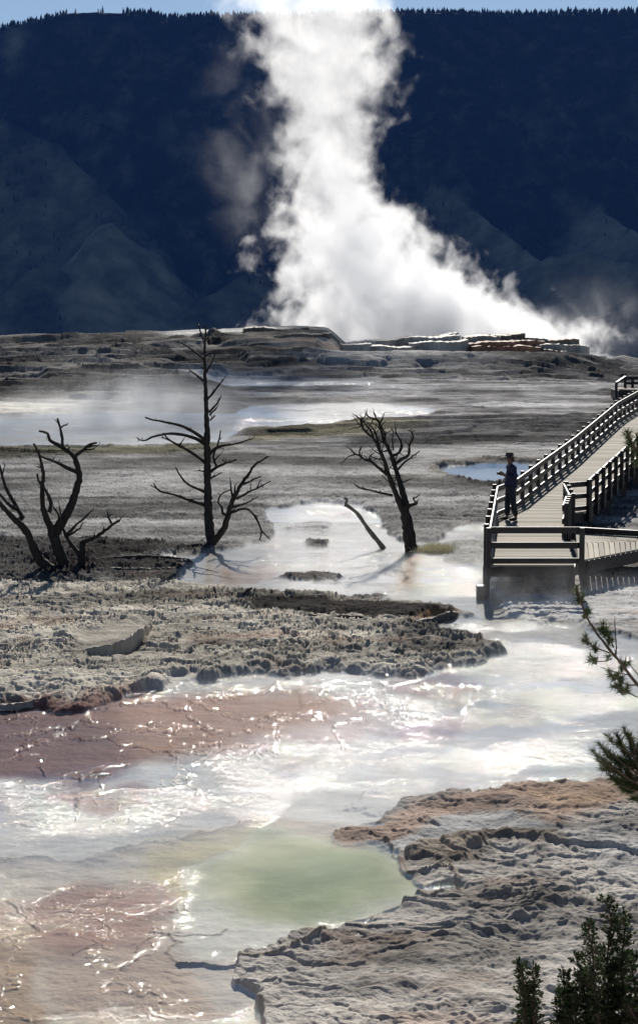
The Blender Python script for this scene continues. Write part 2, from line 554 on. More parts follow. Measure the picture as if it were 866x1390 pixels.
# right bottom
Z([(560,1200),(618,1193),(600,1214),(540,1224),(470,1252),(440,1274),(380,1298),(330,1305),(340,1600),(1070,1600),(1070,1050),(866,1050),(720,1062),(600,1080),(540,1120),(545,1155)], (0.50,0.46,0.405), 0.75, 0, 2, 1)
Z([(430,1128),(540,1108),(640,1078),(700,1062),(866,1045),(1070,1040),(1070,1085),(866,1090),(760,1116),(680,1108),(560,1132),(440,1142)], (0.42,0.315,0.25), 0.5, 0.15, 10, 4)
Z([(680,1082),(800,1070),(870,1080),(780,1106)], (0.42,0.295,0.20), 0.4, 0.2, 20, 8)
Z([(500,1142),(620,1120),(700,1110),(800,1122),(800,1140),(680,1152),(560,1166),(545,1160)], (0.50,0.49,0.47), 0.35, 0.2, 8, 3)
Z([(556,1160),(640,1150),(760,1135),(770,1150),(680,1165),(570,1180)], (0.34,0.285,0.225), 0.8, 0, 8, 3)
Z([(780,1120),(1070,1110),(1070,1210),(800,1190)], (0.46,0.44,0.41), 0.6, 0, 14, 8)
Z([(600,1210),(700,1190),(800,1215),(720,1260),(600,1250)], (0.27,0.24,0.205), 1.3, 0, 14, 8)

# raised steps: (polygon, height, blur x, blur y)
STEPS = [
    # front shore of the rock island
    ([(-200,800),(240,796),(340,813),(430,815),(560,822),(622,830),(600,840),(560,850),(560,862),(640,868),(690,882),(600,904),(560,912),(440,905),(300,914),(240,930),(180,943),(100,960),(-200,972)], 0.045, 2, 1),
    ([(-200,820),(120,815),(205,868),(195,885),(150,893),(112,890),(120,915),(80,940),(-200,955)], 0.04, 2, 1),
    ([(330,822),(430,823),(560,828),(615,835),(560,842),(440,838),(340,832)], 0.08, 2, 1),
    ([(120,740),(190,742),(262,762),(255,776),(160,772),(110,762)], 0.06, 3, 1),
    ([(-200,735),(100,735),(150,740),(120,765),(-200,770)], 0.05, 4, 1),
    # right bottom ledges
    ([(556,1158),(640,1146),(700,1140),(770,1132),(1070,1110),(1070,1165),(760,1150),(660,1165),(570,1176)], 0.06, 1, 1),
    ([(560,1200),(618,1193),(600,1214),(540,1224),(470,1252),(440,1274),(380,1298),(330,1305),(340,1600),(1070,1600),(1070,1180),(700,1188)], 0.03, 2, 1),
    ([(490,1075),(560,1068),(700,1062),(866,1045),(1070,1040),(1070,1090),(680,1104),(500,1096)], 0.03, 2, 1),
    # far ledges
    ([(-200,470),(150,462),(300,462),(280,474),(100,480),(-200,486)], 0.35, 3, 1),
    ([(280,462),(440,466),(430,474),(300,472)], 0.35, 3, 1),
    ([(330,486),(560,484),(820,492),(820,500),(560,496),(340,498)], 0.35, 3, 1),
    ([(-200,490),(130,484),(260,490),(200,502),(-200,510)], 0.35, 3, 1),
    ([(60,510),(260,506),(320,512),(250,522),(60,524)], 0.3, 3, 1),
    ([(480,575),(866,570),(1070,575),(1070,590),(640,590),(490,588)], 0.10, 8, 3),
]
# terrace colours on the skyline
Z([(465,464),(560,458),(690,452),(740,458),(800,468),(808,484),(745,484),(650,480),(560,482),(465,484)], (0.30,0.28,0.24), 0.4, 0, 2, 1)
Z([(468,462),(600,456),(640,458),(560,464),(470,468)], (0.55,0.52,0.47), 0.2, 0.3, 3, 1)
Z([(636,462),(690,456),(735,462),(725,478),(660,478)], (0.34,0.14,0.06), 0.8, 0.1, 5, 2)

RIMS = [  # lines of rimstone: (polyline, height m, half width m)
    ([(180,1290),(215,1268),(250,1258),(300,1262),(300,1256)], .10, .05),
    ([(215,1256),(252,1255),(262,1272),(235,1288),(262,1300),(300,1300)], .12, .06),
    ([(130,1250),(150,1235),(170,1222),(178,1205)], .06, .03),
    ([(0,1275),(30,1265),(55,1258),(52,1240),(28,1215)], .08, .05),
    ([(92,1295),(140,1270),(150,1245),(130,1240)], .05, .03),
    ([(255,1300),(310,1302),(380,1297),(440,1273),(470,1251),(540,1223),(600,1213),(620,1196),(612,1190)], .12, .07),
    ([(545,1160),(556,1180),(600,1186),(618,1192)], .08, .05),
    ([(505,1140),(530,1150),(555,1165),(562,1182)], .06, .05),
]

# ------------------------------------------------------------------ ground sheet
print('ground...')
# rows: equal steps down the picture, coarser elsewhere
zt = zbase(np.zeros_like(_dt), _dt)
_, yt = project(0 * _dt, _dt, zt)
prow = np.arange(1560, 447, -0.64)
drow = np.interp(-prow, -yt, _dt)
rows = np.concatenate([np.array([-60, -40, -20, -8, -4, 0, 3, 6, 8, 10, 11.5, 12.3]), drow[drow > 12.6],
                       np.array([125.6, 126.2, 127, 128, 129.5, 132, 136, 141, 150, 170, 210, 300, 500, 900])])
rows = np.unique(rows)
fine = np.arange(-40, 907, 1.05)
lc = -40 - np.cumsum(np.geomspace(1.5, 260, 45)); rc = 907 + np.cumsum(np.geomspace(1.5, 260, 45))
cols = (np.concatenate([lc[::-1], fine, rc]) - CX) / F
nr, nc = len(rows), len(cols)
D, S = np.meshgrid(rows, cols, indexing='ij')
D = D.ravel(); S = S.ravel()
X = S * np.maximum(D, 14.0)
ZB = zbase(S, D)
U, V = project(X, np.maximum(D, 9), ZB)
print(nr, nc, nr * nc)
dd = np.gradient(rows)
row_sp = np.repeat(np.minimum(dd, 3.0), nc)          # spacing along the view

jx = fbm(X * 0.9, D * 0.55, 5, 101, 0.55)
jy = fbm(X * 0.8 + 40, D * 0.6, 5, 103, 0.55)
ppx = F / np.maximum(D, 14)                          # px per metre across
ppy = ppx * np.clip((V - 400) / F, 0.03, 0.4)        # px per metre along
UJ = U + jx * 0.45 * ppx
VJ = V + jy * 0.9 * ppy

alb = np.empty((len(D), 3)); alb[:] = (0.25, 0.243, 0.232)
rgh = np.full(len(D), 0.34)
wet = np.zeros(len(D))
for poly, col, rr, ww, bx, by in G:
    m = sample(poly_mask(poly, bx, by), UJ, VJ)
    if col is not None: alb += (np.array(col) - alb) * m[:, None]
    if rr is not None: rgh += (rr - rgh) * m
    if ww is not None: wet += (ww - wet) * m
wet = np.clip(wet, 0, 1)
H = np.zeros(len(D))
# broad swells, ledges and crust
mw = np.maximum(row_sp * 1.4, 0.02)
amp = np.clip(D / 48, 0.34, 1.15)
farf = sstep(58, 80, D)
nearf = 0.38 + 0.62 * sstep(22, 36, D)
Xw = X + jx * 1.6 * amp + fbm(X * .25, D * .3, 3, 281) * 1.6; Dw = D + jy * 1.8 * amp + fbm(X * .3 + 7, D * .3, 3, 283) * 1.4
def stepped(n, k, sharp, lean):
    q = n * k
    return np.floor(q) + sstep(0.0, sharp, q - np.floor(q)) - q * lean
H += rgh * stepped(fbm(Xw * 0.10 + 3, Dw * 0.42, 5, 201, 0.5, minwl=mw * 0.42), 8, 0.14, 0.85) * 0.19 * amp * (1 - farf) * nearf
H += rgh * stepped(fbm(X * 0.035 + 13, D * 0.17, 5, 207, 0.5, minwl=mw * 0.17), 9, 0.16, 0.6) * 0.24 * farf
H += rgh * stepped(fbm(Xw * 0.35 + 9, Dw * 1.1, 5, 221, 0.52, minwl=mw * 1.1), 6, 0.16, 0.8) * 0.08 * amp * nearf * (1 - 0.6 * farf)
H += rgh * stepped(fbm(Xw * 1.0 + 29, Dw * 2.4, 5, 225, 0.55, minwl=mw * 2.4), 5, 0.2, 0.75) * 0.032 * amp * nearf * (1 - farf)
crust = fbm(X * 1.1, D * 1.5, 8, 231, 0.5, minwl=mw * (1.5 + 3.0 * sstep(26, 34, D) + 4.0 * sstep(45, 58, D)))
bil = np.abs(fbm(Xw * 0.9 + 50, Dw * 1.5, 7, 235, 0.45, minwl=mw * (1.5 + 3.0 * sstep(26, 34, D) + 3.0 * sstep(45, 58, D)))) ** 0.75
bil2 = np.abs(fbm(Xw * 3.0 + 70, Dw * 4.2, 5, 237, 0.52, minwl=mw * 4.2)) ** 0.75
midf = sstep(26, 34, D)
H += rgh * ((bil - 0.25) * (0.26 - 0.205 * midf) + (bil2 - 0.25) * 0.07 * (1 - midf)) * amp * (1 - 0.7 * farf)
rid = 1 - np.abs(fbm(X * 1.9 + 5, D * 2.4, 6, 241, 0.55, minwl=mw * 2.4)) * 2.2
H += rgh * (crust * (0.11 - 0.075 * midf) * amp + (rid - 0.6) * 0.03 * amp * np.clip(1.5 - D / 70, 0.1, 1))
lump = np.clip(fbm(X * 2.6 + 5, D * 2.9, 4, 251, 0.5, minwl=mw * 2.9) - 0.15, 0, 1)
H += rgh * lump * 0.05 * amp * (1 - midf)
nearc = (1 - sstep(24, 33, D))
sel2 = (nearc > 0.01) & (rgh > 0.1)
w1 = np.zeros(len(D)); w2 = np.zeros(len(D))
w1[sel2] = worley(Xw[sel2] * 4.2 + crust[sel2] * 1.5, Dw[sel2] * 5.0, 291)[0]
w2[sel2] = worley(X[sel2] * 11 + crust[sel2] * 2, D[sel2] * 12, 293)[0]
patchy = sstep(-0.25, 0.25, fbm(X * 0.5 + 3, D * 0.7, 4, 295, 0.5))
H += rgh * nearc * ((0.55 - w1) * 0.045 * patchy + (0.5 - w2) * 0.022 * patchy + crust * 0.09)
# colour of the crust: pale and dark streaks along the ledges
stre = fbm(X * 0.11 + 31, D * np.where(D > 60, 0.28, 0.5), 6, 261, 0.58, minwl=mw * 0.5)
blot = fbm(X * 0.7, D * 0.9, 5, 271, 0.6, minwl=mw * 0.9)
tone = np.clip(1 + stre * (1.25 + 1.7 * sstep(46, 60, D)) + blot * 0.6, 0.35, 1.9)
rust = sstep(0.12, 0.42, fbm(X * 0.42 + 61, D * 0.6, 5, 277, 0.55)) * (1 - wet) * (1 - sstep(38, 46, D)) * 0.5
alb += (np.array((0.27, 0.17, 0.12)) - alb) * rust[:, None]
alb *= (1 + (tone - 1) * (1 - wet * 0.72))[:, None]
for poly, h, bx, by in STEPS:
    H += h * sample(poly_mask(poly, bx, by), UJ, VJ)
dry = 1 - sstep(0.35, 0.65, wet)
H += dry * 0.025
# bed of the wet flats
bedn = fbm(X * 1.3, D * 1.6, 6, 301, 0.55, minwl=mw * 1.3)
H += wet * (-0.05 + bedn * 0.035)
# micro terraces on the mats: thin curved rims
cellm = sample(poly_mask([(-200,950),(300,935),(560,915),(700,930),(700,960),(480,1010),(300,1030),(250,1100),(120,1120),(-200,1110)], 20, 8), U, V)
cellm = np.maximum(cellm, 0.45 * sample(poly_mask([(-200,1200),(250,1200),(250,1300),(320,1600),(-200,1600)], 14, 8), U, V))
sel = cellm > 0.02
f1, f2 = worley(X[sel] * 0.95 + jx[sel] * 1.2, D[sel] * 0.55 + jy[sel] * 0.9, 401)
e = np.zeros(len(D)); e[sel] = np.exp(-((f2 - f1) / 0.028) ** 2)
H += e * cellm * wet * (0.02 + 0.02 * np.clip(bedn * 2, -1, 1))
for line, h, hw in RIMS:
    P = [at_ground(*p) for p in line]
    xs = [p.x for p in P]; ds = [p.y for p in P]
    selm = (X > min(xs) - 1) & (X < max(xs) + 1) & (D > min(ds) - 1) & (D < max(ds) + 1)
    xj = X[selm] + jx[selm] * 0.35 + crust[selm] * .12; dj = D[selm] + jy[selm] * 0.5 + bedn[selm] * .25
    best = np.full(xj.shape, 1e9)
    for a, b in zip(P[:-1], P[1:]):
        vx, vy = b.x - a.x, b.y - a.y
        t = np.clip(((xj - a.x) * vx + (dj - a.y) * vy) / (vx * vx + vy * vy + 1e-9), 0, 1)
        best = np.minimum(best, np.hypot(xj - a.x - t * vx, dj - a.y - t * vy))
    prof = np.exp(-(best / (hw * .36)) ** 2); h = h * (.13 if line[0][0] > 250 and len(line) != 5 else .03)
    H[selm] += prof * (0.012 if h < 0.006 else 0.03)
    alb[selm] += (np.array((0.30, 0.21, 0.14)) - alb[selm]) * (prof * 0.6)[:, None]
# deeper green pool
gp = sample(poly_mask([(290,1175),(320,1150),(400,1136),(500,1140),(540,1162),(555,1182),(590,1194),(560,1208),(500,1222),(440,1242),(380,1248),(310,1232),(275,1205)], 14, 6), U, V)
H = H * (1 - gp * 0.8) - gp * 0.035
pond = sample(poly_mask([(596,640),(650,630),(700,629),(722,634),(720,653),(640,654)], 3, 2), U, V)
H -= pond * 0.15
fade = sstep(12.2, 14, D) * (1 - sstep(126, 150, D))
pcar = U
H -= sstep(440, 480, pcar) * (1 - sstep(800, 850, pcar)) * sstep(107, 119, D) * 1.15
H = H * fade
GZ = ZB + H
GV = np.stack([X, D, GZ], 1)
me, _ = grid_mesh('ground', GV, nr, nc)
add_attr(me, 'albedo', np.clip(alb, 0.01, 0.8))
add_attr(me, 'wet', wet)
ground = link_mesh('ground', me, M_GROUND)
tag(ground, kind='structure')

# water film over the wet flats
wl = 0.004
wm2 = wet.reshape(nr, nc)
cell = (wm2[:-1, :-1] + wm2[1:, :-1] + wm2[:-1, 1:] + wm2[1:, 1:]) / 4 > 0.42
dg = D.reshape(nr, nc)[:-1, :-1]
cell &= (dg > 12.7) & (dg < 125)
rip = 0.09 + 0.16 * sstep(-.2, .3, fbm(X * .3, D * .4, 3, 505)) + 0.95 * sstep(0.0, 0.26, fbm(X * 0.14 + 7, D * 0.55 + jy * .6, 5, 501, 0.55)) + 1.1 * e * cellm
glz = np.zeros(len(D))
for q in ([(380,960),(640,925),(866,900),(866,1040),(600,1075),(400,1112),(300,1060)], [(590,836),(800,836),(800,905),(600,900)], [(350,752),(490,752),(490,782),(350,785)]):
    glz = np.maximum(glz, sample(poly_mask(q, 18, 7), U, V))
rip += glz * 0.75 * sstep(-0.12, 0.2, fbm(X * 0.3 + 3, D * 0.9 + jy, 5, 511, 0.6))
rip = rip * (1 - 0.85 * np.clip(gp * 1.6, 0, 1)) * (1 - 0.93 * np.clip(pond * 2, 0, 1))
farpool = sample(poly_mask([(-200,560),(320,560),(320,612),(-200,612)], 10, 4), U, V)
rip = rip * (1 - 0.5 * farpool)
purple = sample(poly_mask([(-200,960),(200,945),(400,930),(500,960),(330,1010),(200,1040),(-200,1080)], 20, 8), U, V)
rip = rip * (1 - 0.6 * purple) + 0.5 * e * cellm * purple
WV = np.stack([X, D, ZB + wl + e * cellm * wet * (0.03 + 0.012 * crust)], 1)
me, used = grid_mesh('water', WV, nr, nc, cell)
film = 0.92 - 0.70 * purple - 0.45 * farpool - 0.3 * sample(poly_mask([(-200,1190),(250,1190),(260,1290),(320,1600),(-200,1600)], 20, 10), U, V) - 0.3 * gp
add_attr(me, 'ripple', rip[used]); add_attr(me, 'film', np.clip(film, .1, 1)[used])
water = link_mesh('water', me, M_WATER)
tag(water, kind='structure')
GZ2 = GZ.reshape(nr, nc)


def ground_z(x, y):
    r = np.searchsorted(rows, y); r = min(max(r, 1), nr - 1)
    s = x / max(y, 14.0)
    c = np.searchsorted(cols, s); c = min(max(c, 1), nc - 1)
    return float(GZ2[r, c])


# low scalloped lips of travertine edging old basins
def lip(px, h, mat, seed, back=.4, name='travertine_lip'):
    rnd = random.Random(seed); P = [at_ground(*p) for p in px]
    out = []
    for a, b in zip(P[:-1], P[1:]):
        n = max(2, int((b - a).length / .06))
        for k in range(n): out.append(a + (b - a) * (k / n))
    out.append(P[-1]); n = len(out); V = []; Fc = []
    w1, w2, w3 = (rnd.uniform(0, 6) for _ in range(3))
    acc = 0; prof = []
    for i, p in enumerate(out):
        if i: acc += (p - out[i - 1]).length
        e_ = min(1, min(i, n - 1 - i) / 8 + .05)
        y = -abs(math.sin(acc * 3.1 + w1)) * .10 - abs(math.sin(acc * 7.3 + w2)) * .05 + rnd.uniform(-.008, .008)
        hh = h * (.75 + .25 * math.sin(acc * 1.7 + w3)) * e_ + rnd.uniform(-.012, .012)
        prof.append((p, y, hh))
    L = [(-.10, -.06), (-.03, .25), (0, .6), (.0, .9), (.03, 1.0), (.08, .9), (back * .45, .45), (back, -.25)]
    for dy, f in L:
        for p, y, hh in prof:
            V.append((p.x + rnd.uniform(-.008, .008), p.y + y * (1 if dy < .2 else .3) + dy + rnd.uniform(-.014, .014), p.z + hh * f + rnd.uniform(-.014, .014)))
    for k in range(len(L) - 1):
        for i in range(n - 1): Fc.append((k * n + i, k * n + i + 1, (k + 1) * n + i + 1, (k + 1) * n + i))
    me = bpy.data.meshes.new(name); me.from_pydata(V, [], Fc); me.shade_smooth()
    tag(link_mesh(name, me, mat), kind='structure')

# travertine terraces on the skyline: scalloped blocks with pale fronts
def trav_mat(name, c1, c2, c3):
    t = NT(name)
    co = t.n('ShaderNodeTexCoord').outputs['Object']
    mp = t.n('ShaderNodeMapping', {'Vector': co, 'Scale': (2.2, 2.2, 0.35)}).outputs[0]
    n1 = t.noise(mp, 1.6, 6, 0.6); n2 = t.noise(co, 0.5, 4, 0.6)
    col = t.mix(t.maprange(n1, .3, .7), c1, c2)
    col = t.mix(t.maprange(n2, .45, .7), col, c3)
    b = t.n('ShaderNodeBump', {'Strength': .8, 'Distance': .15, 'Height': n1})
    t.surf(t.n('ShaderNodeBsdfPrincipled', {'Base Color': col, 'Roughness': .7, 'Normal': b.outputs[0]}).outputs[0])
    return t.m
M_TRAV = trav_mat('pale_travertine', (.36, .34, .30), (.6, .57, .52), (.30, .26, .21))
M_TRAVO = trav_mat('orange_travertine', (.24, .105, .05), (.38, .22, .13), (.13, .07, .045))
M_TRAVD = trav_mat('brown_travertine', (.16, .12, .085), (.3, .24, .18), (.10, .07, .05))
def terrace(px0, px1, y0, y1, yb, d, depth, mat, seed, tilt=.02):
    """front from px0 to px1, top edge from y0 to y1, foot at yb, at distance d"""
    rnd = random.Random(seed)
    a, b = at(px0, y0, d), at(px1, y1, d); zb = at(px0, yb, d).z - .5
    n = max(10, int((b.x - a.x) / .14)); V = []; Fc = []
    ph = [rnd.uniform(0, 6.28) for _ in range(5)]
    fr = []
    for i in range(n + 1):
        t = i / n; x = a.x + (b.x - a.x) * t
        sc = sum(abs(math.sin(x * w_ + p)) * am for w_, p, am in zip((1.1, 2.3, 4.7), ph, (.6, .3, .12)))
        end = min(1, min(t, 1 - t) * n * .14 / .5)
        fr.append((x, d - sc * 1.0 + (1 - math.sqrt(max(0, 1 - (1 - end) ** 2))) * .6, a.z + (b.z - a.z) * t + .09 * math.sin(x * 1.7 + ph[3]) * math.sin(x * .6 + ph[4]) + rnd.uniform(-.03, .03)))
    lev = 6
    for k in range(lev):
        f = k / (lev - 1)
        for (x, y, z) in fr:
            V.append((x, y - (1 - f) ** 2 * .22 + rnd.uniform(-.02, .02), zb + (z - zb) * f))
    for k in range(1, 5):
        f = k / 4
        for (x, y, z) in fr:
            V.append((x, y + depth * f, z - .03 + tilt * depth * f + rnd.uniform(-.02, .02)))
    for (x, y, z) in fr: V.append((x, y + depth, zb - .5))
    m = n + 1
    for k in range(lev + 4):
        for i in range(n):
            Fc.append((k * m + i, k * m + i + 1, (k + 1) * m + i + 1, (k + 1) * m + i))
    L_ = [k * m for k in range(lev + 5)]
    Fc.append(tuple(reversed(L_))); Fc.append(tuple(i + n for i in L_))
    me = bpy.data.meshes.new('travertine_terrace'); me.from_pydata(V, [], Fc)
    tag(link_mesh('travertine_terrace', me, mat), kind='structure')
for i_, q in enumerate([
        (462, 505, 467, 466, 476, 116.0, 3, M_TRAV), (490, 566, 471, 469, 483, 115.0, 3, M_TRAV), (556, 636, 466, 461, 479, 116.0, 3, M_TRAV),
        (470, 625, 465, 455, 474, 119.0, 4, M_TRAV), (560, 622, 460, 453.5, 464, 122.0, 4, M_TRAV), (632, 680, 458, 455.5, 470, 120.0, 4, M_TRAV),
        (672, 712, 454, 452.5, 472, 121.0, 4, M_TRAVD), (628, 700, 465, 463, 480, 117.0, 3, M_TRAVO), (640, 735, 471, 470, 484, 115.6, 3, M_TRAVO), (655, 720, 477, 477, 488, 114.4, 3, M_TRAVO), (690, 740, 462, 462, 478, 118.5, 3, M_TRAVO),
        (708, 752, 457, 461, 474, 121.0, 4, M_TRAV), (728, 786, 467, 467, 480, 117.5, 3, M_TRAV), (745, 786, 461.5, 461.5, 474, 119.5, 3, M_TRAVD), (780, 800, 467, 469, 486, 117.0, 3, M_TRAV), (740, 768, 474, 475, 484, 115.5, 3, M_TRAVD),
        (330, 420, 446, 445, 453, 121.0, 4, M_TRAVD), (372, 450, 454, 453, 461, 117.0, 4, M_TRAVD)]):
    terrace(*q, 900 + i_)

M_LIP = trav_mat('crusty_lip', (.30, .265, .215), (.46, .42, .36), (.24, .19, .14))
lip([(108, 890), (118, 896), (150, 896), (178, 891), (196, 880), (206, 862), (205, 852)], .42, M_LIP, 1, .9)
lip([(226, 912), (232, 900), (246, 890), (254, 878)], .16, M_LIP, 2, .35)
lip([(112, 898), (122, 912), (125, 930), (110, 944), (70, 952), (20, 960), (-40, 964)], .10, M_LIP, 3, .35)
lip([(125, 936), (160, 934), (205, 930), (208, 920)], .07, M_LIP, 4, .35)
lip([(380, 1310), (430, 1292), (470, 1276), (500, 1268), (540, 1250)], .06, M_LIP, 10, .35)
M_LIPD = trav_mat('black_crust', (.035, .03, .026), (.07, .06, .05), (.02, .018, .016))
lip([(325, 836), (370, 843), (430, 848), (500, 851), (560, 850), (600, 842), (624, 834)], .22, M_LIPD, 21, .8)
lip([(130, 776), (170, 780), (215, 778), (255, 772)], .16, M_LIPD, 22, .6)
lip([(0, 868), (60, 858), (120, 862), (170, 852)], .10, M_LIP, 13, .35)
lip([(-20, 836), (50, 842), (130, 838), (200, 836), (280, 830)], .10, M_LIP, 14, .35)
lip([(330, 846), (400, 856), (470, 862), (540, 858)], .08, M_LIP, 15, .35)
lip([(300, 880), (370, 892), (430, 886), (500, 892), (560, 884)], .08, M_LIP, 16, .35)

# ------------------------------------------------------------------ valley and mountain
print('mountain...')
me = bpy.data.meshes.new('valley_floor')
me.from_pydata([(-9000, -6000, -126), (9000, -6000, -126), (9000, 12000, -126), (-9000, 12000, -126)], [], [(0, 1, 2, 3)])
valley = link_mesh('valley_floor', me, simple_mat('valley_grass', (0.06, 0.07, 0.035), (0.12, 0.11, 0.06), 0.01, 0.95, 0.0))
tag(valley, kind='structure')

mx = np.arange(-900, 901, 4.0)
my = np.concatenate([np.arange(1500, 2480, 4.0), np.arange(2484, 2700, 12.0), np.arange(2720, 3600, 60.0)])
MXg, MYg = np.meshgrid(mx, my)
mxr, myr = MXg.ravel(), MYg.ravel()
SKX = np.array([-1500, -300, 0, 50, 105, 140, 172, 185, 300, 433, 560, 866, 1500], float)
SKY_ = np.array([95, 72, 53, 44, 33, 30, 31, 32, 35, 34, 32, 30, 34], float)
upx = CX + F * mxr / 2450.0
sky_y = np.interp(upx, SKX, SKY_)
zc_ = CAMH + (430 - sky_y) / F * 2450.0
nb = fbm(mxr / 180, myr / 300, 5, 601, 0.5)
gul = np.abs(fbm(mxr / 80 + nb * 0.8, myr / 300, 6, 611, 0.58))
dist = 2440 - myr + nb * 60
zface = zc_ - np.maximum(dist, 0) * 0.95 - np.clip(dist, 0, 200) / 200 * (gul * 75) + np.clip(dist, 0, 200) / 200 * 12
cl = fbm(mxr / 40, myr / 60, 5, 615, 0.6)
zface += cl * 8 * sstep(0, 60, dist)
back = np.maximum(myr - 2460, 0)
zface = np.where(back > 0, zc_ - back * 0.03, zface)
zm = zface.copy()
grassy = np.zeros_like(zm)
SP = [  # ridge lines: list of (px, py, distance), flank slope, grass
    ([(-160,120,2290),(0,165,2240),(75,195,2200),(140,262,2130),(200,335,2060),(250,395,2000),(290,470,1930)], 1.05, 0.32),
    ([(150,300,2030),(140,318,2005),(120,370,1945),(90,440,1880),(60,520,1820)], 0.95, 0.75),
    ([(60,350,1960),(45,362,1945),(70,440,1870),(90,520,1800)], 0.95, 0.25),
    ([(186,345,2010),(184,400,1945),(150,470,1880)], 0.95, 0.45),
    ([(430,335,2060),(390,350,2040),(330,378,2000),(260,420,1955),(200,470,1900)], 0.85, 0.35),
    ([(480,365,2000),(400,400,1960),(330,450,1905)], 0.85, 0.35),
    ([(500,175,2330),(560,235,2240),(640,290,2130),(720,350,2010),(780,420,1900)], 1.0, 0.55),
    ([(560,300,2110),(620,335,2040),(690,385,1940),(740,450,1850)], 1.0, 0.5),
    ([(740,240,2250),(780,270,2190),(830,300,2120),(900,345,2030)], 1.0, 0.6),
    ([(700,375,1980),(745,352,1960),(800,345,1940),(900,370,1900)], 1.0, 0.5),
]
for line, sl, g in SP:
    P = [at(*p) for p in line]
    best = np.full(zm.shape, -1e9)
    for a, b in zip(P[:-1], P[1:]):
        vx, vy, vz = b.x - a.x, b.y - a.y, b.z - a.z
        t = np.clip(((mxr - a.x) * vx + (myr - a.y) * vy) / (vx * vx + vy * vy), 0, 1)
        dd_ = np.hypot(mxr - a.x - t * vx, myr - a.y - t * vy)
        best = np.maximum(best, a.z + t * vz - sl * (np.sqrt(dd_ ** 2 + 12) - 3.5))
    wob = gul * 22 - 6 + cl * 5
    best = best - wob * np.clip((zm * 0 + 1), 0, 1) * 0.7
    w = sstep(-14, 14, best - zm)
    zm = np.maximum(zm, best) + 0
    grassy = grassy * (1 - w) + g * w
zm = np.maximum(zm, -128)
grassy = np.clip(grassy + fbm(mxr / 60, myr / 90, 5, 631, 0.6) * 0.4 + 0.10 * sstep(0.1, 0.4, fbm(mxr / 160, myr / 200, 4, 633, 0.5)), 0, 1)
flat = sstep(2445, 2452, myr) * sstep(70, 105, upx) * (1 - sstep(165, 180, upx))
grassy = np.maximum(grassy * (1 - sstep(2400, 2440, myr)), flat)
ledge_spot = np.exp(-(((upx - 35) / 14) ** 2 + ((myr - 2405) / 25) ** 2))
grassy = np.maximum(grassy, ledge_spot * 0.6)
me, _ = grid_mesh('mountain', np.stack([mxr, myr, zm], 1), len(my), len(mx))
add_attr(me, 'grassy', grassy)


def mountain_mat():
    t = NT('mountain_side')
    g = t.n('ShaderNodeAttribute', attribute_name='grassy').outputs['Fac']
    co = t.n('ShaderNodeTexCoord').outputs['Object']
    n1 = t.noise(co, 0.03, 8, 0.65)
    n2 = t.noise(co, 0.25, 4, 0.6)
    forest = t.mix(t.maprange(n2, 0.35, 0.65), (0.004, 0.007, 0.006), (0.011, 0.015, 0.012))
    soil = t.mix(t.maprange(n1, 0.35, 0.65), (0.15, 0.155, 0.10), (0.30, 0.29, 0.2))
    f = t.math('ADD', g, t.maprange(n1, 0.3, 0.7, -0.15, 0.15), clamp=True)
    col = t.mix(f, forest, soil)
    hb = t.math('ADD', n1, t.math('MULTIPLY', n2, 0.2))
    b = t.n('ShaderNodeBump', {'Strength': 0.8, 'Distance': 6.0, 'Height': hb})
    p = t.n('ShaderNodeBsdfPrincipled', {'Base Color': col, 'Roughness': 0.95, 'Specular IOR Level': 0.05, 'Normal': b.outputs[0]})
    t.surf(p.outputs[0])
    return t.m


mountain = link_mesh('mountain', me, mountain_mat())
tag(mountain, kind='structure')
zm2 = zm.reshape(len(my), len(mx))


def mount_z(x, y):
    c = np.clip(((x + 900) / 4.0).astype(int), 0, len(mx) - 1)
    r = np.clip(np.searchsorted(my, y), 0, len(my) - 1)
    return zm2[r, c]


def conifer_mb(mb, base, h, r, tiers=3, sides=6, rnd=random):
    base = Vector(base)
    for k in range(tiers):
        z0 = h * (0.10 + 0.75 * k / tiers); z1 = min(h, z0 + h * (0.55 if k < tiers - 1 else 0.4))
        rr = r * (1 - 0.72 * k / tiers)
        s = len(mb.v); ph = rnd.random() * 6.28
        for j in range(sides):
            a = ph + 2 * math.pi * j / sides
            q = rr * rnd.uniform(0.65, 1.15)
            mb.v.append(base + Vector((math.cos(a) * q, math.sin(a) * q, z0 - h * 0.05 * rnd.random())))
        mb.v.append(base + Vector((0, 0, z1)))
        for j in range(sides):
            mb.f.append((s + j, s + (j + 1) % sides, s + sides))
        mb.f.append(tuple(s + j for j in reversed(range(sides))))


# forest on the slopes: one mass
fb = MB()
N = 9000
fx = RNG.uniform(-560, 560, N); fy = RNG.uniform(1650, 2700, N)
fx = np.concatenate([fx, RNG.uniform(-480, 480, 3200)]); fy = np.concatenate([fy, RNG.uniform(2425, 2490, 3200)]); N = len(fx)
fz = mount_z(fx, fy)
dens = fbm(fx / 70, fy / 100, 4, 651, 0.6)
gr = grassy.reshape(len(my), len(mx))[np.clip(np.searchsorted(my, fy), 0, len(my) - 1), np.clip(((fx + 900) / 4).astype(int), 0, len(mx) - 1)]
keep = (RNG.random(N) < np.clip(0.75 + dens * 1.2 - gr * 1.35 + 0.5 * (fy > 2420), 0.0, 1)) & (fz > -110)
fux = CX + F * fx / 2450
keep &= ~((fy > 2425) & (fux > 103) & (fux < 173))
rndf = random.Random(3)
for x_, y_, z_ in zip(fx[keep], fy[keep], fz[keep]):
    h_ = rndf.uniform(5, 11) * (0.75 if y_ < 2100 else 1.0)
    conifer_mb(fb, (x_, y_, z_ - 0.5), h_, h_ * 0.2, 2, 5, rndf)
forest = fb.build('forest', M_CONIFER)
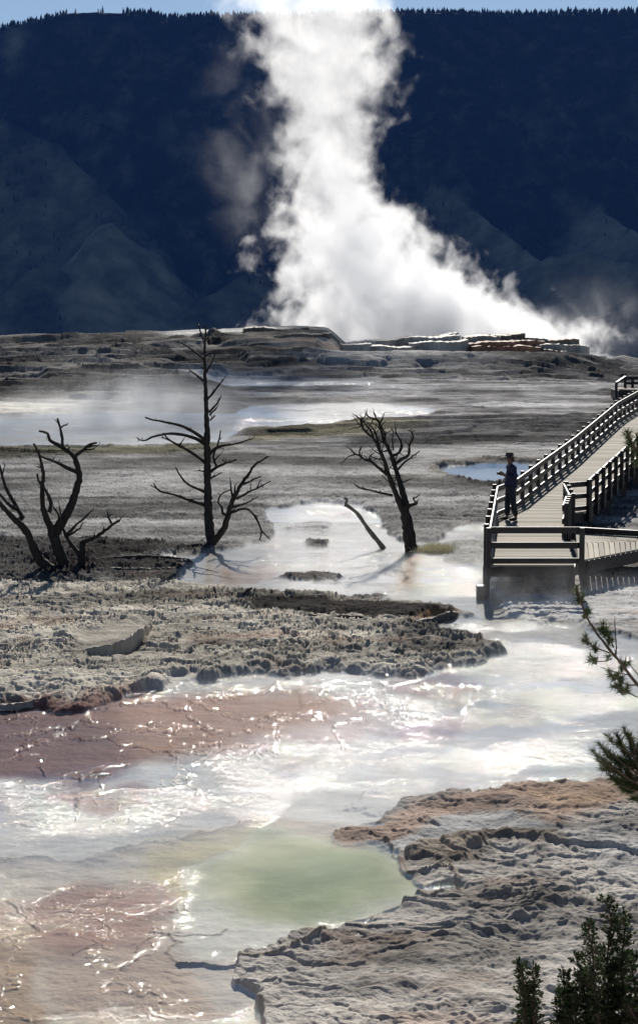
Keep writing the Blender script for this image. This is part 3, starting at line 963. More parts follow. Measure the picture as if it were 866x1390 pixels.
tag(forest, 'dark conifer forest covering the shaded mountain slopes', 'forest', kind='stuff')

# single conifers that stand out on the skyline
protos = []
for k in range(5):
    mb = MB(); conifer_mb(mb, (0, 0, 0), 12.0, 2.3, 5, 9, rndf)
    me_ = bpy.data.meshes.new('conifer'); me_.from_pydata([tuple(v) for v in mb.v], [], mb.f); me_.materials.append(M_CONIFER)
    protos.append(me_)
ids = []
u_ = -10.0
while u_ < 880:
    if 106 < u_ < 172 and not (141 < u_ < 148): u_ += 3.0; continue
    ids.append(u_); u_ += rndf.uniform(2.6, 4.6)
for u_ in ids:
    y_ = 2448 + rndf.uniform(-8, 25)
    x_ = (u_ - CX) / F * y_
    z_ = float(mount_z(np.array([x_]), np.array([y_]))[0])
    o = bpy.data.objects.new('conifer', rndf.choice(protos)); COL.objects.link(o)
    h_ = rndf.uniform(0.4, 0.95)
    if 175 < u_ < 215 or 116 < u_ < 140: h_ *= 1.35
    o.location = (x_, y_, z_ - 0.8); o.scale = (h_ * rndf.uniform(1.2, 1.8),) * 2 + (h_,); o.rotation_euler = (0, 0, rndf.random() * 6)
    if 141 < u_ < 148:
        o.scale = (0.85, 0.85, 0.95)
        tag(o, 'lone conifer standing at the left end of the bare grassy gap on the mountain skyline', 'conifer', 'conifers along the mountain skyline')
    else:
        tag(o, 'small dark conifer in the row of trees along the mountain skyline', 'conifer', 'conifers along the mountain skyline')

# ------------------------------------------------------------------ dead trees
print('trees...')


def trace(pts, sc, ox, oy):
    return [(ox + x / sc, oy + y / sc) for x, y in pts]


def limb_mesh(mb, pts, r0, r1, Y0, dY, rnd, twigs=0, tw_len=14, sides=7, power=0.8, gnarl=True, pw=None):
    """pts: photo pixels of one limb; r0,r1 end radii in px; depth runs from Y0 to Y0+dY"""
    if pw is not None: power = pw
    # densify with a smooth curve
    P = [Vector((x, y, 0)) for x, y in pts]
    out = []
    n = len(P)
    for i in range(n - 1):
        p0 = P[max(i - 1, 0)]; p1 = P[i]; p2 = P[i + 1]; p3 = P[min(i + 2, n - 1)]
        steps = max(2, int((p2 - p1).length / 4))
        for k in range(steps):
            t = k / steps
            out.append(0.5 * ((2 * p1) + (p2 - p0) * t + (2 * p0 - 5 * p1 + 4 * p2 - p3) * t * t + (3 * p1 - p0 - 3 * p2 + p3) * t ** 3))
    out.append(P[-1])
    m = len(out)
    pos, rad = [], []
    for i, p in enumerate(out):
        t = i / (m - 1)
        Y = Y0 + dY * t
        w = rnd.uniform(-0.5, 0.5) if (gnarl and 0 < i < m - 1) else 0
        pos.append(at(p.x + w, p.y + w * 0.6, Y))
        rad.append((r0 + (r1 - r0) * t ** power) * mpp(Y) * (rnd.uniform(0.9, 1.12) if gnarl else 1))
    mb.tube(pos, rad, sides, True, 0.13)
    for _ in range(twigs):
        i = rnd.randint(int(m * 0.25), m - 1)
        a = pos[i]
        dirn = (pos[min(i + 1, m - 1)] - pos[max(i - 1, 0)]).normalized()
        q = Vector((rnd.gauss(0, 1), rnd.gauss(0, 1), rnd.gauss(0.35, 0.8))).normalized()
        dirn = (dirn * 0.7 + q).normalized()
        L = tw_len * rnd.uniform(0.4, 1.2) * mpp(Y0)
        tp = [a]; cur = a.copy(); dd2 = dirn.copy()
        for k in range(4):
            dd2 = (dd2 + Vector((rnd.gauss(0, .25), rnd.gauss(0, .25), rnd.gauss(0.08, .25)))).normalized()
            cur = cur + dd2 * L / 4; tp.append(cur.copy())
        rr = min(rad[i] * 0.75, 0.95 * mpp(Y0))
        mb.tube(tp, [rr, rr * .85, rr * .7, rr * .55, rr * .35], 5)
    return pos


def dead_tree(name, label, basepx, limbs, seed, mat=M_BARK, group=None):
    rnd = random.Random(seed)
    g = at_ground(*basepx)
    root = empty(name, g)
    tag(root, label, 'dead tree', group)
    for i, L in enumerate(limbs):
        mb = MB()
        dY = L.get('dy', rnd.uniform(-0.7, 0.7))
        limb_mesh(mb, L['p'], L['r'][0], L['r'][1], g.y + L.get('y0', 0.0), dY, rnd, L.get('tw', 0) + (4 if L['n'] != 'trunk' else 3), L.get('tl', 7), L.get('s', 7), L.get('pw', 0.8))
        for sub in L.get('sub', []):
            limb_mesh(mb, sub[0], sub[1], sub[2], g.y + L.get('y0', 0) + dY * 0.6, rnd.uniform(-.4, .4), rnd, sub[3] if len(sub) > 3 else 2, 8, 6)
        mb.build(L['n'], mat, root, True)
    return root


c4 = lambda pts: trace(pts, 4.33, 0, 550)
dead_tree('dead_tree', 'black multi-stemmed dead tree with forked bare limbs standing at the left edge of the rocks', (92, 781), [
    dict(n='trunk', p=c4([(415,1010),(330,975),(255,930),(205,840),(150,730),(100,680),(40,620),(0,575),(-60,520)]), r=(8.5,2.4), dy=-0.5, tw=2, pw=1),
    dict(n='branch', p=c4([(100,685),(130,660),(95,590),(45,500),(15,420),(0,350)]), r=(4,1.4), dy=0.5, sub=[(c4([(15,420),(22,390),(32,352)]),1.4,.6),(c4([(130,660),(150,655)]),2,1)]),
    dict(n='branch', p=c4([(100,610),(60,590),(0,520),(-30,490)]), r=(3,1.5), dy=0.4),
    dict(n='trunk', p=c4([(395,1000),(380,930),(345,850),(318,770),(312,735)]), r=(9,7), dy=0.2, pw=1),
    dict(n='branch', p=c4([(312,745),(275,660),(255,590),(248,480),(258,420),(245,340),(225,270),(200,225)]), r=(5.5,1.3), y0=.2, dy=-0.6, sub=[(c4([(225,280),(195,262)]),1.2,.7),(c4([(245,365),(222,362)]),1.5,.8),(c4([(290,630),(300,570),(270,500),(230,445),(222,400)]),3.5,1.2)], tw=2),
    dict(n='branch', p=c4([(318,750),(370,680),(430,560),(468,430),(462,380),(435,300),(370,250),(295,205),(282,165),(232,152)]), r=(7.5,1.5), y0=.2, dy=0.7, tw=2, pw=1,
         sub=[(c4([(372,250),(365,180),(355,130),(340,78)]),2.6,1.4),(c4([(358,132),(380,118),(398,115)]),1.5,.8),(c4([(282,165),(262,158)]),1.4,.7),(c4([(400,262),(425,235)]),1.4,.6)]),
    dict(n='branch', p=c4([(440,305),(500,255),(535,230),(570,222)]), r=(3.2,1.3), y0=.6, dy=-0.4, sub=[(c4([(520,245),(560,238),(578,236)]),1.6,.8),(c4([(490,265),(545,258),(560,250)]),1.6,.8)]),
    dict(n='branch', p=c4([(455,395),(400,370),(320,330),(250,305)]), r=(3.2,1.4), y0=.5, dy=-0.6, sub=[(c4([(312,325),(325,303)]),1.2,.5)]),
    dict(n='branch', p=c4([(350,690),(345,640),(315,598)]), r=(2.2,1), y0=.2, dy=-0.2, sub=[(c4([(362,670),(358,630),(350,590)]),1.6,.8)]),
], 21)
dead_tree('dead_tree', 'small low dead tree with a twisted fork just right of the larger black one', (108, 781), [
    dict(n='trunk', p=c4([(455,1020),(475,930),(485,860),(488,800)]), r=(6,4), dy=0.1, pw=1),
    dict(n='branch', p=c4([(488,805),(555,780),(615,740),(660,705),(705,678)]), r=(3.4,1.6), dy=-0.4, sub=[(c4([(655,692),(640,660),(630,618)]),1.8,.9),(c4([(640,655),(662,634)]),1.3,.7),(c4([(555,780),(556,750)]),1.5,.7),(c4([(612,742),(614,712)]),1.3,.6)]),
    dict(n='branch', p=c4([(480,885),(430,830),(395,775),(370,720)]), r=(3.6,2), dy=0.4, sub=[(c4([(400,755),(450,705),(500,660),(545,615)]),2.4,1),(c4([(405,765),(440,745),(470,725),(490,690)]),1.8,.8)]),
], 22)

c5 = lambda pts: trace(pts, 4.09, 180, 430)
dead_tree('dead_tree', 'tall straight dead conifer with long drooping bare branches, tallest of the dead trees', (287, 744), [
    dict(n='trunk', p=c5([(440,1285),(428,1180),(420,1050),(416,800),(414,650),(408,450),(402,300),(402,180),(407,50)]), r=(7.2,1.0), dy=0.1, pw=0.9, s=10),
    dict(n='branch', p=c5([(402,150),(382,100),(366,40)]), r=(1.6,.8), y0=.1),
    dict(n='branch', p=c5([(410,130),(440,85)]), r=(1.2,.5), y0=.1),
    dict(n='branch', p=c5([(398,235),(340,190),(290,155),(240,132)]), r=(1.9,.7), y0=.1, sub=[(c5([(385,215),(370,190)]),1,.5)]),
    dict(n='branch', p=c5([(392,355),(350,320),(310,290)]), r=(2,.8), y0=.1, sub=[(c5([(395,285),(358,262)]),1.2,.6)]),
    dict(n='branch', p=c5([(410,310),(440,250),(466,195)]), r=(1.7,.7), y0=.1, sub=[(c5([(410,215),(448,198)]),1,.5)]),
    dict(n='branch', p=c5([(415,460),(465,400),(507,345)]), r=(1.9,.8), y0=.1),
    dict(n='branch', p=c5([(425,530),(465,485),(492,443)]), r=(2,.8), y0=.1, sub=[(c5([(430,545),(468,503)]),1.6,.9),(c5([(432,575),(462,548)]),1.3,.7)]),
    dict(n='branch', p=c5([(400,680),(340,640),(270,605),(170,582),(110,572),(72,558)]), r=(2.8,1.1), y0=.1, dy=-.6, tw=3, tl=5),
    dict(n='branch', p=c5([(400,702),(340,672),(230,648),(130,662),(60,688),(30,675)]), r=(3,.9), y0=.1, dy=.5, tw=3, tl=5),
    dict(n='branch', p=c5([(402,808),(330,755),(250,710),(200,680),(170,645)]), r=(2.9,1.1), y0=.1, dy=-.4, sub=[(c5([(265,715),(285,680)]),1.2,.6),(c5([(215,690),(160,668)]),1.3,.6)], tw=2, tl=5),
    dict(n='branch', p=c5([(402,972),(310,930),(265,880),(240,835)]), r=(2.2,.9), y0=.1, tw=1, tl=5),
    dict(n='branch', p=c5([(405,1045),(320,1020),(240,990),(150,965),(120,925)]), r=(2.7,1.0), y0=.1, dy=-.6, tw=3, tl=5, sub=[(c5([(140,955),(100,935)]),1.2,.6),(c5([(300,1012),(390,1012)]),1,.6)]),
    dict(n='branch', p=c5([(430,760),(480,720),(570,705),(670,675)]), r=(2.6,.7), y0=.1, tw=2, tl=6),
    dict(n='branch', p=c5([(468,830),(448,780),(470,720),(490,630)]), r=(2,.8), y0=.1, sub=[(c5([(452,800),(495,758)]),1.4,.6)]),
    dict(n='branch', p=c5([(432,858),(500,820),(540,806),(578,793)]), r=(2.6,1), y0=.1, sub=[(c5([(525,812),(498,795)]),1.2,.6),(c5([(435,897),(495,866)]),1.6,.7),(c5([(400,860),(360,852)]),1.1,.6)]),
    dict(n='stem', p=c5([(430,1265),(470,1225),(512,1165),(535,1080),(560,1010),(592,950),(625,900),(655,860),(680,820),(755,775)]), r=(5.2,1.1), y0=-.15, dy=-.5, pw=0.9, tw=3, tl=6),
    dict(n='branch', p=c5([(600,935),(660,910),(718,883)]), r=(1.9,.7), y0=-.4, tw=2, tl=5),
    dict(n='branch', p=c5([(578,1010),(640,975),(700,950),(768,910)]), r=(2.1,.7), y0=-.4, sub=[(c5([(690,952),(712,905)]),1.2,.5),(c5([(655,970),(655,930)]),1,.5)], tw=3, tl=5),
    dict(n='branch', p=c5([(555,1058),(640,1030),(697,1000)]), r=(2,.7), y0=-.3, tw=1, tl=4),
    dict(n='branch', p=c5([(540,1090),(630,1065),(680,1110),(716,1190),(705,1240)]), r=(2.4,.9), y0=-.3, sub=[(c5([(716,1190),(762,1235)]),1.2,.7),(c5([(650,1075),(690,1110)]),1.2,.8)], tw=4, tl=6),
    dict(n='branch', p=c5([(535,1105),(500,1090),(500,1060),(475,1030),(490,990),(542,960)]), r=(2,.8), y0=-.3, tw=3, tl=5),
    dict(n='branch', p=c5([(558,1005),(547,950),(542,905)]), r=(1.8,.7), y0=-.3, sub=[(c5([(565,985),(572,925)]),1.5,.7),(c5([(528,1110),(590,1040)]),1,.6)], tw=2, tl=4),
], 23)

c6 = lambda pts: trace(pts, 5.41, 460, 550)
dead_tree('dead_tree', 'leaning dead tree with two thick limbs and fine twigs in the white pool', (557, 747), [
    dict(n='trunk', p=c6([(530,1070),(515,960),(498,850),(482,770),(478,735)]), r=(8.2,6.8), dy=0.1, pw=1, s=10),
    dict(n='limb', p=c6([(465,770),(422,660),(382,560),(350,470),(325,390),(290,310),(250,240),(200,200),(165,150),(158,100)]), r=(4.6,1.2), y0=.05, dy=-.6, tw=26, tl=20, pw=.9,
         sub=[(c6([(250,240),(235,190),(180,120),(140,85)]),1.6,.6,6),(c6([(300,320),(280,240),(250,170),(200,120)]),1.8,.6,6),(c6([(325,400),(250,385),(220,360)]),1.4,.5,4)]),
    dict(n='limb', p=c6([(495,760),(462,620),(432,520),(402,420),(372,340),(332,260),(310,190),(292,120),(230,92)]), r=(4.9,1.2), y0=.05, dy=.6, tw=26, tl=20, pw=.9,
         sub=[(c6([(320,230),(300,150),(320,90),(330,60)]),1.5,.5,5),(c6([(340,270),(330,190),(290,130)]),1.5,.5,5),(c6([(360,330),(320,340),(280,330)]),1.3,.5,4)]),
    dict(n='branch', p=c6([(415,428),(470,392),(515,365),(515,300),(545,240),(530,190)]), r=(2.7,1), y0=.4, dy=-.4, sub=[(c6([(530,192),(508,185)]),1,.4),(c6([(536,205),(556,182)]),1,.4),(c6([(515,340),(500,300)]),1,.5)], tw=4, tl=10),
    dict(n='branch', p=c6([(432,472),(470,430),(520,390),(578,345)]), r=(1.8,.7), y0=.4, dy=.4, tw=3, tl=8),
    dict(n='branch', p=c6([(388,368),(440,350),(460,290),(430,220),(415,185)]), r=(2.2,.8), y0=.4, dy=.5, tw=6, tl=12, sub=[(c6([(400,330),(390,260),(400,200)]),1.3,.5,4)]),
    dict(n='branch', p=c6([(450,572),(490,560),(525,540)]), r=(1.6,.6), y0=.3, dy=-.2),
    dict(n='branch', p=c6([(350,505),(290,460),(240,415),(190,400),(150,370),(110,355)]), r=(2.8,1), y0=-.2, dy=-.5, sub=[(c6([(155,372),(150,330),(165,298)]),1.5,.6,3),(c6([(115,358),(85,325),(55,305)]),1.1,.4,2),(c6([(120,362),(70,380),(15,425)]),1.1,.4,2),(c6([(240,418),(220,380),(260,350)]),1.2,.5,3)], tw=6, tl=10),
    dict(n='branch', p=c6([(392,662),(330,650),(250,630),(150,605),(112,575)]), r=(2.1,.7), y0=0, dy=-.4, tw=4, tl=7),
    dict(n='branch', p=c6([(505,745),(545,728),(570,718),(545,690),(590,660)]), r=(3,.7), y0=.05, dy=-.2, sub=[(c6([(560,720),(575,705)]),2,.8)]),
], 24)
# grass at its foot
def grass_tuft(px, py, n, w, h, label):
    g = at_ground(px, py); mb = MB(); rnd = random.Random(int(px))
    for _ in range(n):
        a = g + Vector((max(-w, min(w, rnd.gauss(0, w / 2.2))), max(-.5, min(.5, rnd.gauss(0, 0.3))), -0.03)); hh = h * rnd.uniform(.5, 1.1)
        t = a + Vector((rnd.gauss(0, .09), rnd.gauss(0, .09), hh))
        mb.tri(a + Vector((-.008, 0, 0)), a + Vector((.008, 0, 0)), t)
    o = mb.build('grass_tuft', M_GRASS)
    tag(o, label, 'grass tuft')
grass_tuft(592, 747, 900, .6, .22, 'pale dry grass tuft at the foot of the leaning dead tree in the white pool')

# leaning bare pole
g = at_ground(518, 743)
mb = MB(); rnd = random.Random(5)
limb_mesh(mb, c6([(330,1055),(290,1005),(240,945),(180,860),(130,790),(60,735),(48,722),(58,690),(40,684)]), 3.7, 1.6, g.y, -0.6, rnd, pw=1.0)
limb_mesh(mb, c6([(60,740),(38,738)]), 2.0, 1.2, g.y - .55, 0, rnd)
o = mb.build('dead_snag', simple_mat('grey_wood', (0.10, 0.09, 0.075), (0.2, 0.18, 0.155), 14, 0.9, 0.5, (1, 1, .25)), None, True)
tag(o, 'bare grey stem with a hooked tip leaning left out of the white pool', 'dead tree')

# dead sticks on the rock island
mb = MB(); g = at_ground(312, 818)
for pts, a, b in (([(291,797),(293,806),(300,813),(312,818)],1.5,1.2),([(342,798),(330,806),(318,813),(310,820)],1.6,1.3),([(276,820),(296,815),(320,817),(334,822)],1.5,1.0),([(330,806),(338,808)],.8,.4)):
    limb_mesh(mb, pts, a, b, g.y, rnd.uniform(-.3, .3), rnd)
o = mb.build('dead_branch', M_BARK, None, True); tag(o, 'forked dead branch with two upright prongs on the rock below the tall conifer', 'dead branch')
mb = MB(); g = at_ground(255, 740)
limb_mesh(mb, [(240,752),(258,742),(268,736),(279,730)], 1.3, .6, g.y, .3, rnd)
o = mb.build('dead_branch', M_BARKPALE, None, True); tag(o, 'pale bleached stick lying on the ground left of the tall dead conifer', 'dead branch')
for label, pts, r_, dy in (
        ('black fallen log lying between the small dead tree and the white pool', [(116,764),(160,759),(205,757),(256,761)], (5.5,3.0), .4),
        ('shorter dark fallen log lying behind the small dead tree', [(108,750),(140,746),(175,747),(192,751)], (4.2,2.6), .3),
        ('thin dark log lying at the left side of the tall dead conifer foot', [(214,746),(245,742),(275,739)], (2.6,1.6), .2)):
    g = at_ground(pts[0][0], pts[0][1] + 2); mb = MB()
    limb_mesh(mb, pts, r_[0], r_[1], g.y, dy, rnd, 3, 8, pw=1)
    o = mb.build('fallen_log', M_BARK, None, True); tag(o, label, 'log')

# ------------------------------------------------------------------ boardwalk
print('boardwalk...')
DZ = 0.70
def dk(px, py, z=DZ): return at_z(px, py, z)
FL, FR = dk(662, 767), dk(778, 767)
LC = dk(673, 702); LR = dk(700, 691)
FR.y = FL.y
KA = dk(766, 732); KB = dk(772, 717); KC = dk(764, 697); KD = at(789, 688, LR.y + 0.4); KD.z = DZ
RAMP_Y = [LR.y, 61.5, 72.4, 79.0, 92.0]
rp_l = [LR.copy()]
for (px, py, hpx) in ((780, 627, 33), (838, 574.5, 28), (866, 557, 26)):
    Y = 0.78 * F / hpx
    rp_l.append(at(px, py, Y))
d_end = (rp_l[-1] - rp_l[-2]).normalized()
rp_l.append(rp_l[-1] + d_end * 12)
WR = 1.92
def right_of(a, b):
    d = (b - a); d.z = 0; d.normalize()
    return Vector((d.y, -d.x, 0)) * WR
rp_r = []
for i, p in enumerate(rp_l):
    a = rp_l[max(i - 1, 0)]; b = rp_l[min(i + 1, len(rp_l) - 1)]
    rp_r.append(p + right_of(a, b))
KD = rp_r[0].copy()
bw = empty('boardwalk', Vector((FL.x, FL.y, 0.0)))
tag(bw, 'weathered wooden boardwalk with dark railings climbing the terraces at the right', 'boardwalk')

# deck planks
mb = MB()
poly = [(FL.x, FL.y), (FR.x, FR.y), (KA.x, KA.y), (KB.x, KB.y), (KC.x, KC.y), (KD.x, KD.y), (LR.x, LR.y), (LC.x, LC.y)]
def span(y):
    xs = []
    n = len(poly)
    for i in range(n):
        x0, y0 = poly[i]; x1, y1 = poly[(i + 1) % n]
        if (y0 > y) != (y1 > y): xs.append(x0 + (y - y0) * (x1 - x0) / (y1 - y0))
    return (min(xs), max(xs)) if len(xs) >= 2 else None
y = FL.y + 0.01
ymax = max(p[1] for p in poly)
PW = 0.15
while y < ymax:
    s = span(y + PW / 2)
    if s:
        th = 0.04
        mb.box(((s[0] + s[1]) / 2, y + PW / 2, DZ - th / 2 + random.uniform(-.004, .004)), ((s[1] - s[0]) / 2 + random.uniform(0, .04), 0, 0), (0, PW / 2 - .006, 0), (0, 0, th / 2))
    y += PW
def lerp(a, b, t): return a + (b - a) * t
for i in range(len(rp_l) - 1):
    a0, a1, b0, b1 = rp_l[i], rp_l[i + 1], rp_r[i], rp_r[i + 1]
    n = max(1, int((a1 - a0).length / PW))
    for k in range(n):
        t0, t1 = (k + .04) / n, (k + .96) / n
        p0, p1, q0, q1 = lerp(a0, a1, t0), lerp(a0, a1, t1), lerp(b0, b1, t0), lerp(b0, b1, t1)
        j = Vector((0, 0, random.uniform(-.004, .004)))
        c = (p0 + p1 + q0 + q1) / 4 + j - Vector((0, 0, .02))
        mb.box(c, (q0 - p0) / 2 * 1.01, (p1 - p0) / 2, (0, 0, .02))
mb.build('deck', M_DECK, bw)
# side branch of the deck
mb = MB()
BN0, BN1 = dk(784, 761), dk(866, 745); BF0, BF1 = dk(781, 724), dk(866, 729)
dN = (BN1 - BN0); dF = (BF1 - BF0)
BN1 = BN0 + dN * 2.6; BF1 = BF0 + dF * 2.6
n = 30
for k in range(n):
    t0, t1 = (k + .05) / n, (k + .95) / n
    p0, p1, q0, q1 = lerp(BN0, BN1, t0), lerp(BN0, BN1, t1), lerp(BF0, BF1, t0), lerp(BF0, BF1, t1)
    m0, m1 = lerp(p0, q0, .62), lerp(p1, q1, .62)
    for (a, b, c, d) in ((p0, p1, m1, m0),):
        cc = (a + b + c + d) / 4 - Vector((0, 0, .02))
        mb.box(cc, (b - a) / 2, (d - a) / 2, (0, 0, .02))
mm0, mm1 = lerp(BN0, BF0, .625), lerp(BN1, BF1, .625)
for k in range(12):
    t0, t1 = (k + .05) / 12, (k + .95) / 12
    a, b = lerp(mm0, BF0, t0), lerp(mm1, BF1, t0); c, d = lerp(mm1, BF1, t1), lerp(mm0, BF0, t1)
    cc = (a + b + c + d) / 4 - Vector((0, 0, .02))
    mb.box(cc, (b - a) / 2, (d - a) / 2, (0, 0, .02))
mb.build('deck', M_DECK, bw)
# fascia boards and beams under the deck
mb = MB()
def fascia(a, b, h=.26, th=.05, drop=.045):
    mb.beam(a - Vector((0, 0, drop + h / 2)), b - Vector((0, 0, drop + h / 2)), th, h)
fascia(FL, FR, .2)
fascia(FL, LC); fascia(LC, LR); fascia(BN0 - (BN1-BN0).normalized()*.15, BN1, .26); fascia(BF0, BF1); fascia(FR, BN0 - (BN1-BN0).normalized()*.15)
for i in range(len(rp_l) - 1):
    fascia(rp_l[i], rp_l[i + 1], .24); fascia(rp_r[i], rp_r[i + 1], .24)
fascia(KB, KC, .24); fascia(KC, KD, .24)
mb.build('fascia', M_RAIL, bw)
# piers
def pier(p):
    mb = MB(); gz = ground_z(p.x, p.y) - .2
    if p.z - .3 - gz < .1: return
    mb.box((p.x, p.y, (gz + p.z - .06) / 2), (.07, 0, 0), (0, .07, 0), (0, 0, (p.z - .06 - gz) / 2))
    mb.build('pier', M_RAIL, bw)
ins = Vector((0, .35, 0))
for p in (FL + ins, FR + ins, lerp(FL, FR, .5) + ins, lerp(FL, LC, .5) + Vector((.2, 0, 0)), BN0 + Vector((.2, .3, 0)), BN1 + Vector((-.8, .3, 0)), lerp(BN0, BN1, .5) + Vector((0, .3, 0))): pier(p)
for i in range(len(rp_l) - 1):
    for t in (.15, .5, .85):
        pier(lerp(rp_l[i], rp_l[i + 1], t) + right_of(rp_l[i], rp_l[i + 1]) * .08); pier(lerp(rp_r[i], rp_r[i + 1], t) - right_of(rp_l[i], rp_l[i + 1]) * .08)
mb = MB(); c = at_ground(650, 800)
mb.box((FL.x - .12, FL.y + .1, .1), (.11, 0, 0), (0, .14, 0), (0, 0, .16)); mb.build('footing', M_RAIL, bw, bevel=.02)


def railing(pts, out, post_gap=1.45, hgt=.78, over=.0, skip_first=False, post_h=.08, pw=.11, levels=(.74, .42, .09)):
    """pts: deck-edge points; out: +1/-1 side (seen along the run) on which the posts stand"""
    mb = MB()
    for a, b in zip(pts[:-1], pts[1:]):
        d = (b - a).normalized()
        for lv, hh in zip(levels, (.14, .13, .12)):
            mb.beam(a + Vector((0, 0, lv)) - d * over, b + Vector((0, 0, lv)) + d * over, .045, hh)
    rail = mb.build('railing', M_RAIL, bw, bevel=.008)
    done = []
    for a, b in zip(pts[:-1], pts[1:]):
        L = (b - a).length; n = max(1, round(L / post_gap))
        dh = (b - a); dh.z = 0; dh.normalize()
        off = Vector((dh.y, -dh.x, 0)) * out * (.022 + pw / 2 + .003)
        for k in range(n + 1):
            p = lerp(a, b, k / n)
            if any((p - q).length < .35 for q in done): continue
            done.append(p)
            m2 = MB()
            zt_ = hgt + post_h
            m2.box(p + off + Vector((0, 0, (zt_ - .28) / 2)), dh * (pw / 2), Vector((dh.y, -dh.x, 0)) * (pw / 2), (0, 0, (zt_ + .28) / 2))
            m2.build('post', M_RAIL, rail, bevel=.008)
    return rail

railing([FL + Vector((0, .0, 0)), FR + Vector((.16, 0, 0))], +1, 1.85, post_h=.02, pw=.105)
railing([FL + Vector((.05, .1, 0)), LC + Vector((.03, 0, 0)), LR], -1, 1.5)
railing([LR + (rp_l[1]-LR).normalized()*.1] + rp_l[1:], -1, 1.25)
railing([KD] + rp_r[1:], +1, 1.25)
railing([KC, KD], +1, 1.1)
railing([KB + Vector((.02, .1, 0)), KC], +1, 1.1)
railing([KA + Vector((-.05, .0, 0)), KB + Vector((-.1, -.15, 0))], +1, .6)
# low kerb rail along the far side of the branch deck
mb = MB(); mb.beam(BF0 + Vector((0, 0, .09)), BF1 + Vector((0, 0, .09)), .09, .14); mb.build('kerb', M_RAIL, bw, bevel=.01)

# upper landing at the end of the walk
ul = at(845, 545, 88.0); ug = ground_z(ul.x, ul.y)
pf = empty('viewing_platform', Vector((ul.x, ul.y, ug)))
tag(pf, 'small raised timber landing beside the top of the boardwalk, at the right edge', 'platform')
def ub(px, py, Y=88.0): return at(px, py, Y)
mb = MB(); a, b = ub(840, 528.5), ub(869, 528.5)
zt = a.z
for k in range(14):
    mb.box(((a.x + b.x) / 2, 88.0 + .08 + .16 * k, zt - .02), ((b.x - a.x) / 2, 0, 0), (0, .074, 0), (0, 0, .02))
mb.build('deck', M_DECK, pf)
mb = MB(); hh = zt - ug + .3
mb.box(((a.x + b.x) / 2, 88.0 - .03, zt - .045 - hh / 2), ((b.x - a.x) / 2 + .05, 0, 0), (0, .03, 0), (0, 0, hh / 2))
mb.box((a.x - .02, 89.1, zt - .045 - hh / 2), (.03, 0, 0), (0, 1.1, 0), (0, 0, hh / 2))
mb.build('skirt', M_RAIL, pf)
for (px, py, Y) in ((836, 519, 88.0), (848, 511, 90.0), (858, 512, 90.0), (871, 512, 90.0)):
    p = at(px, py, Y); m2 = MB()
    m2.box((p.x, p.y, (p.z + ug - .3) / 2), (.06, 0, 0), (0, .06, 0), (0, 0, (p.z - ug + .3) / 2)); m2.build('post', M_RAIL, pf, bevel=.008)
mb = MB(); mb.beam(at(836, 520, 88.0), at(848, 512, 90.0), .09, .12); mb.beam(at(848, 513, 90.05), at(872, 513, 90.05), .05, .18); mb.beam(at(848, 520, 90.05), at(872, 520, 90.05), .05, .14)
mb.build('rail', M_RAIL, pf, bevel=.008)

# ------------------------------------------------------------------ person
print('person...')
def skin_mesh(name, verts, edges, radii, sub=2, root_i=0):
    me = bpy.data.meshes.new(name + '_skin')
    me.from_pydata(verts, edges, [])
    o = bpy.data.objects.new(name + '_tmp', me); COL.objects.link(o)
    sk = o.modifiers.new('skin', 'SKIN'); sk.use_smooth_shade = True
    layer = me.skin_vertices[0] if me.skin_vertices else None
    if layer is None:
        bpy.context.view_layer.objects.active = o
        bpy.ops.mesh.customdata_skin_add()
        layer = me.skin_vertices[0]
    for i, r in enumerate(radii):
        layer.data[i].radius = r if isinstance(r, tuple) else (r, r)
        layer.data[i].use_root = (i == root_i)
    ss = o.modifiers.new('sub', 'SUBSURF'); ss.levels = sub; ss.render_levels = sub
    dg = bpy.context.evaluated_depsgraph_get()
    res = bpy.data.meshes.new_from_object(o.evaluated_get(dg))
    res.name = name
    bpy.data.objects.remove(o)
    res.shade_smooth()
    return res

# local frame: facing -X, lateral Y, metres
fp = at_z(692, 706, DZ)
person = empty('person', (fp.x, fp.y, DZ))
tag(person, 'person in brimmed hat and dark jacket standing sideways at the boardwalk railing', 'person')
PR = Matrix.Rotation(R(8), 4, 'Z')
def pv(l): return [tuple(PR @ Vector(p)) for p in l]
def add_person_part(name, me, mat, parent=person):
    me.materials.clear(); me.materials.append(mat)
    o = bpy.data.objects.new(name, me); COL.objects.link(o); o.parent = parent
    return o
M_SKIN = simple_mat('skin', (0.16, 0.09, 0.065), (0.22, 0.13, 0.095), 30, 0.6, 0.05)
M_JACKET = simple_mat('navy_jacket', (0.02, 0.022, 0.045), (0.045, 0.045, 0.085), 16, 0.8, 0.5, bdist=.02)
M_TROUSER = simple_mat('dark_trousers', (0.02, 0.024, 0.03), (0.05, 0.055, 0.065), 18, 0.85, 0.5, bdist=.02)
M_HAT = simple_mat('brown_hat', (0.05, 0.04, 0.032), (0.09, 0.075, 0.06), 30, 0.85, 0.2)
M_SHOE = simple_mat('dark_shoe', (0.02, 0.018, 0.016), (0.04, 0.035, 0.03), 30, 0.6, 0.2)
M_BLACK = simple_mat('black_plastic', (0.012, 0.012, 0.013), (0.025, 0.025, 0.026), 40, 0.4, 0.1)
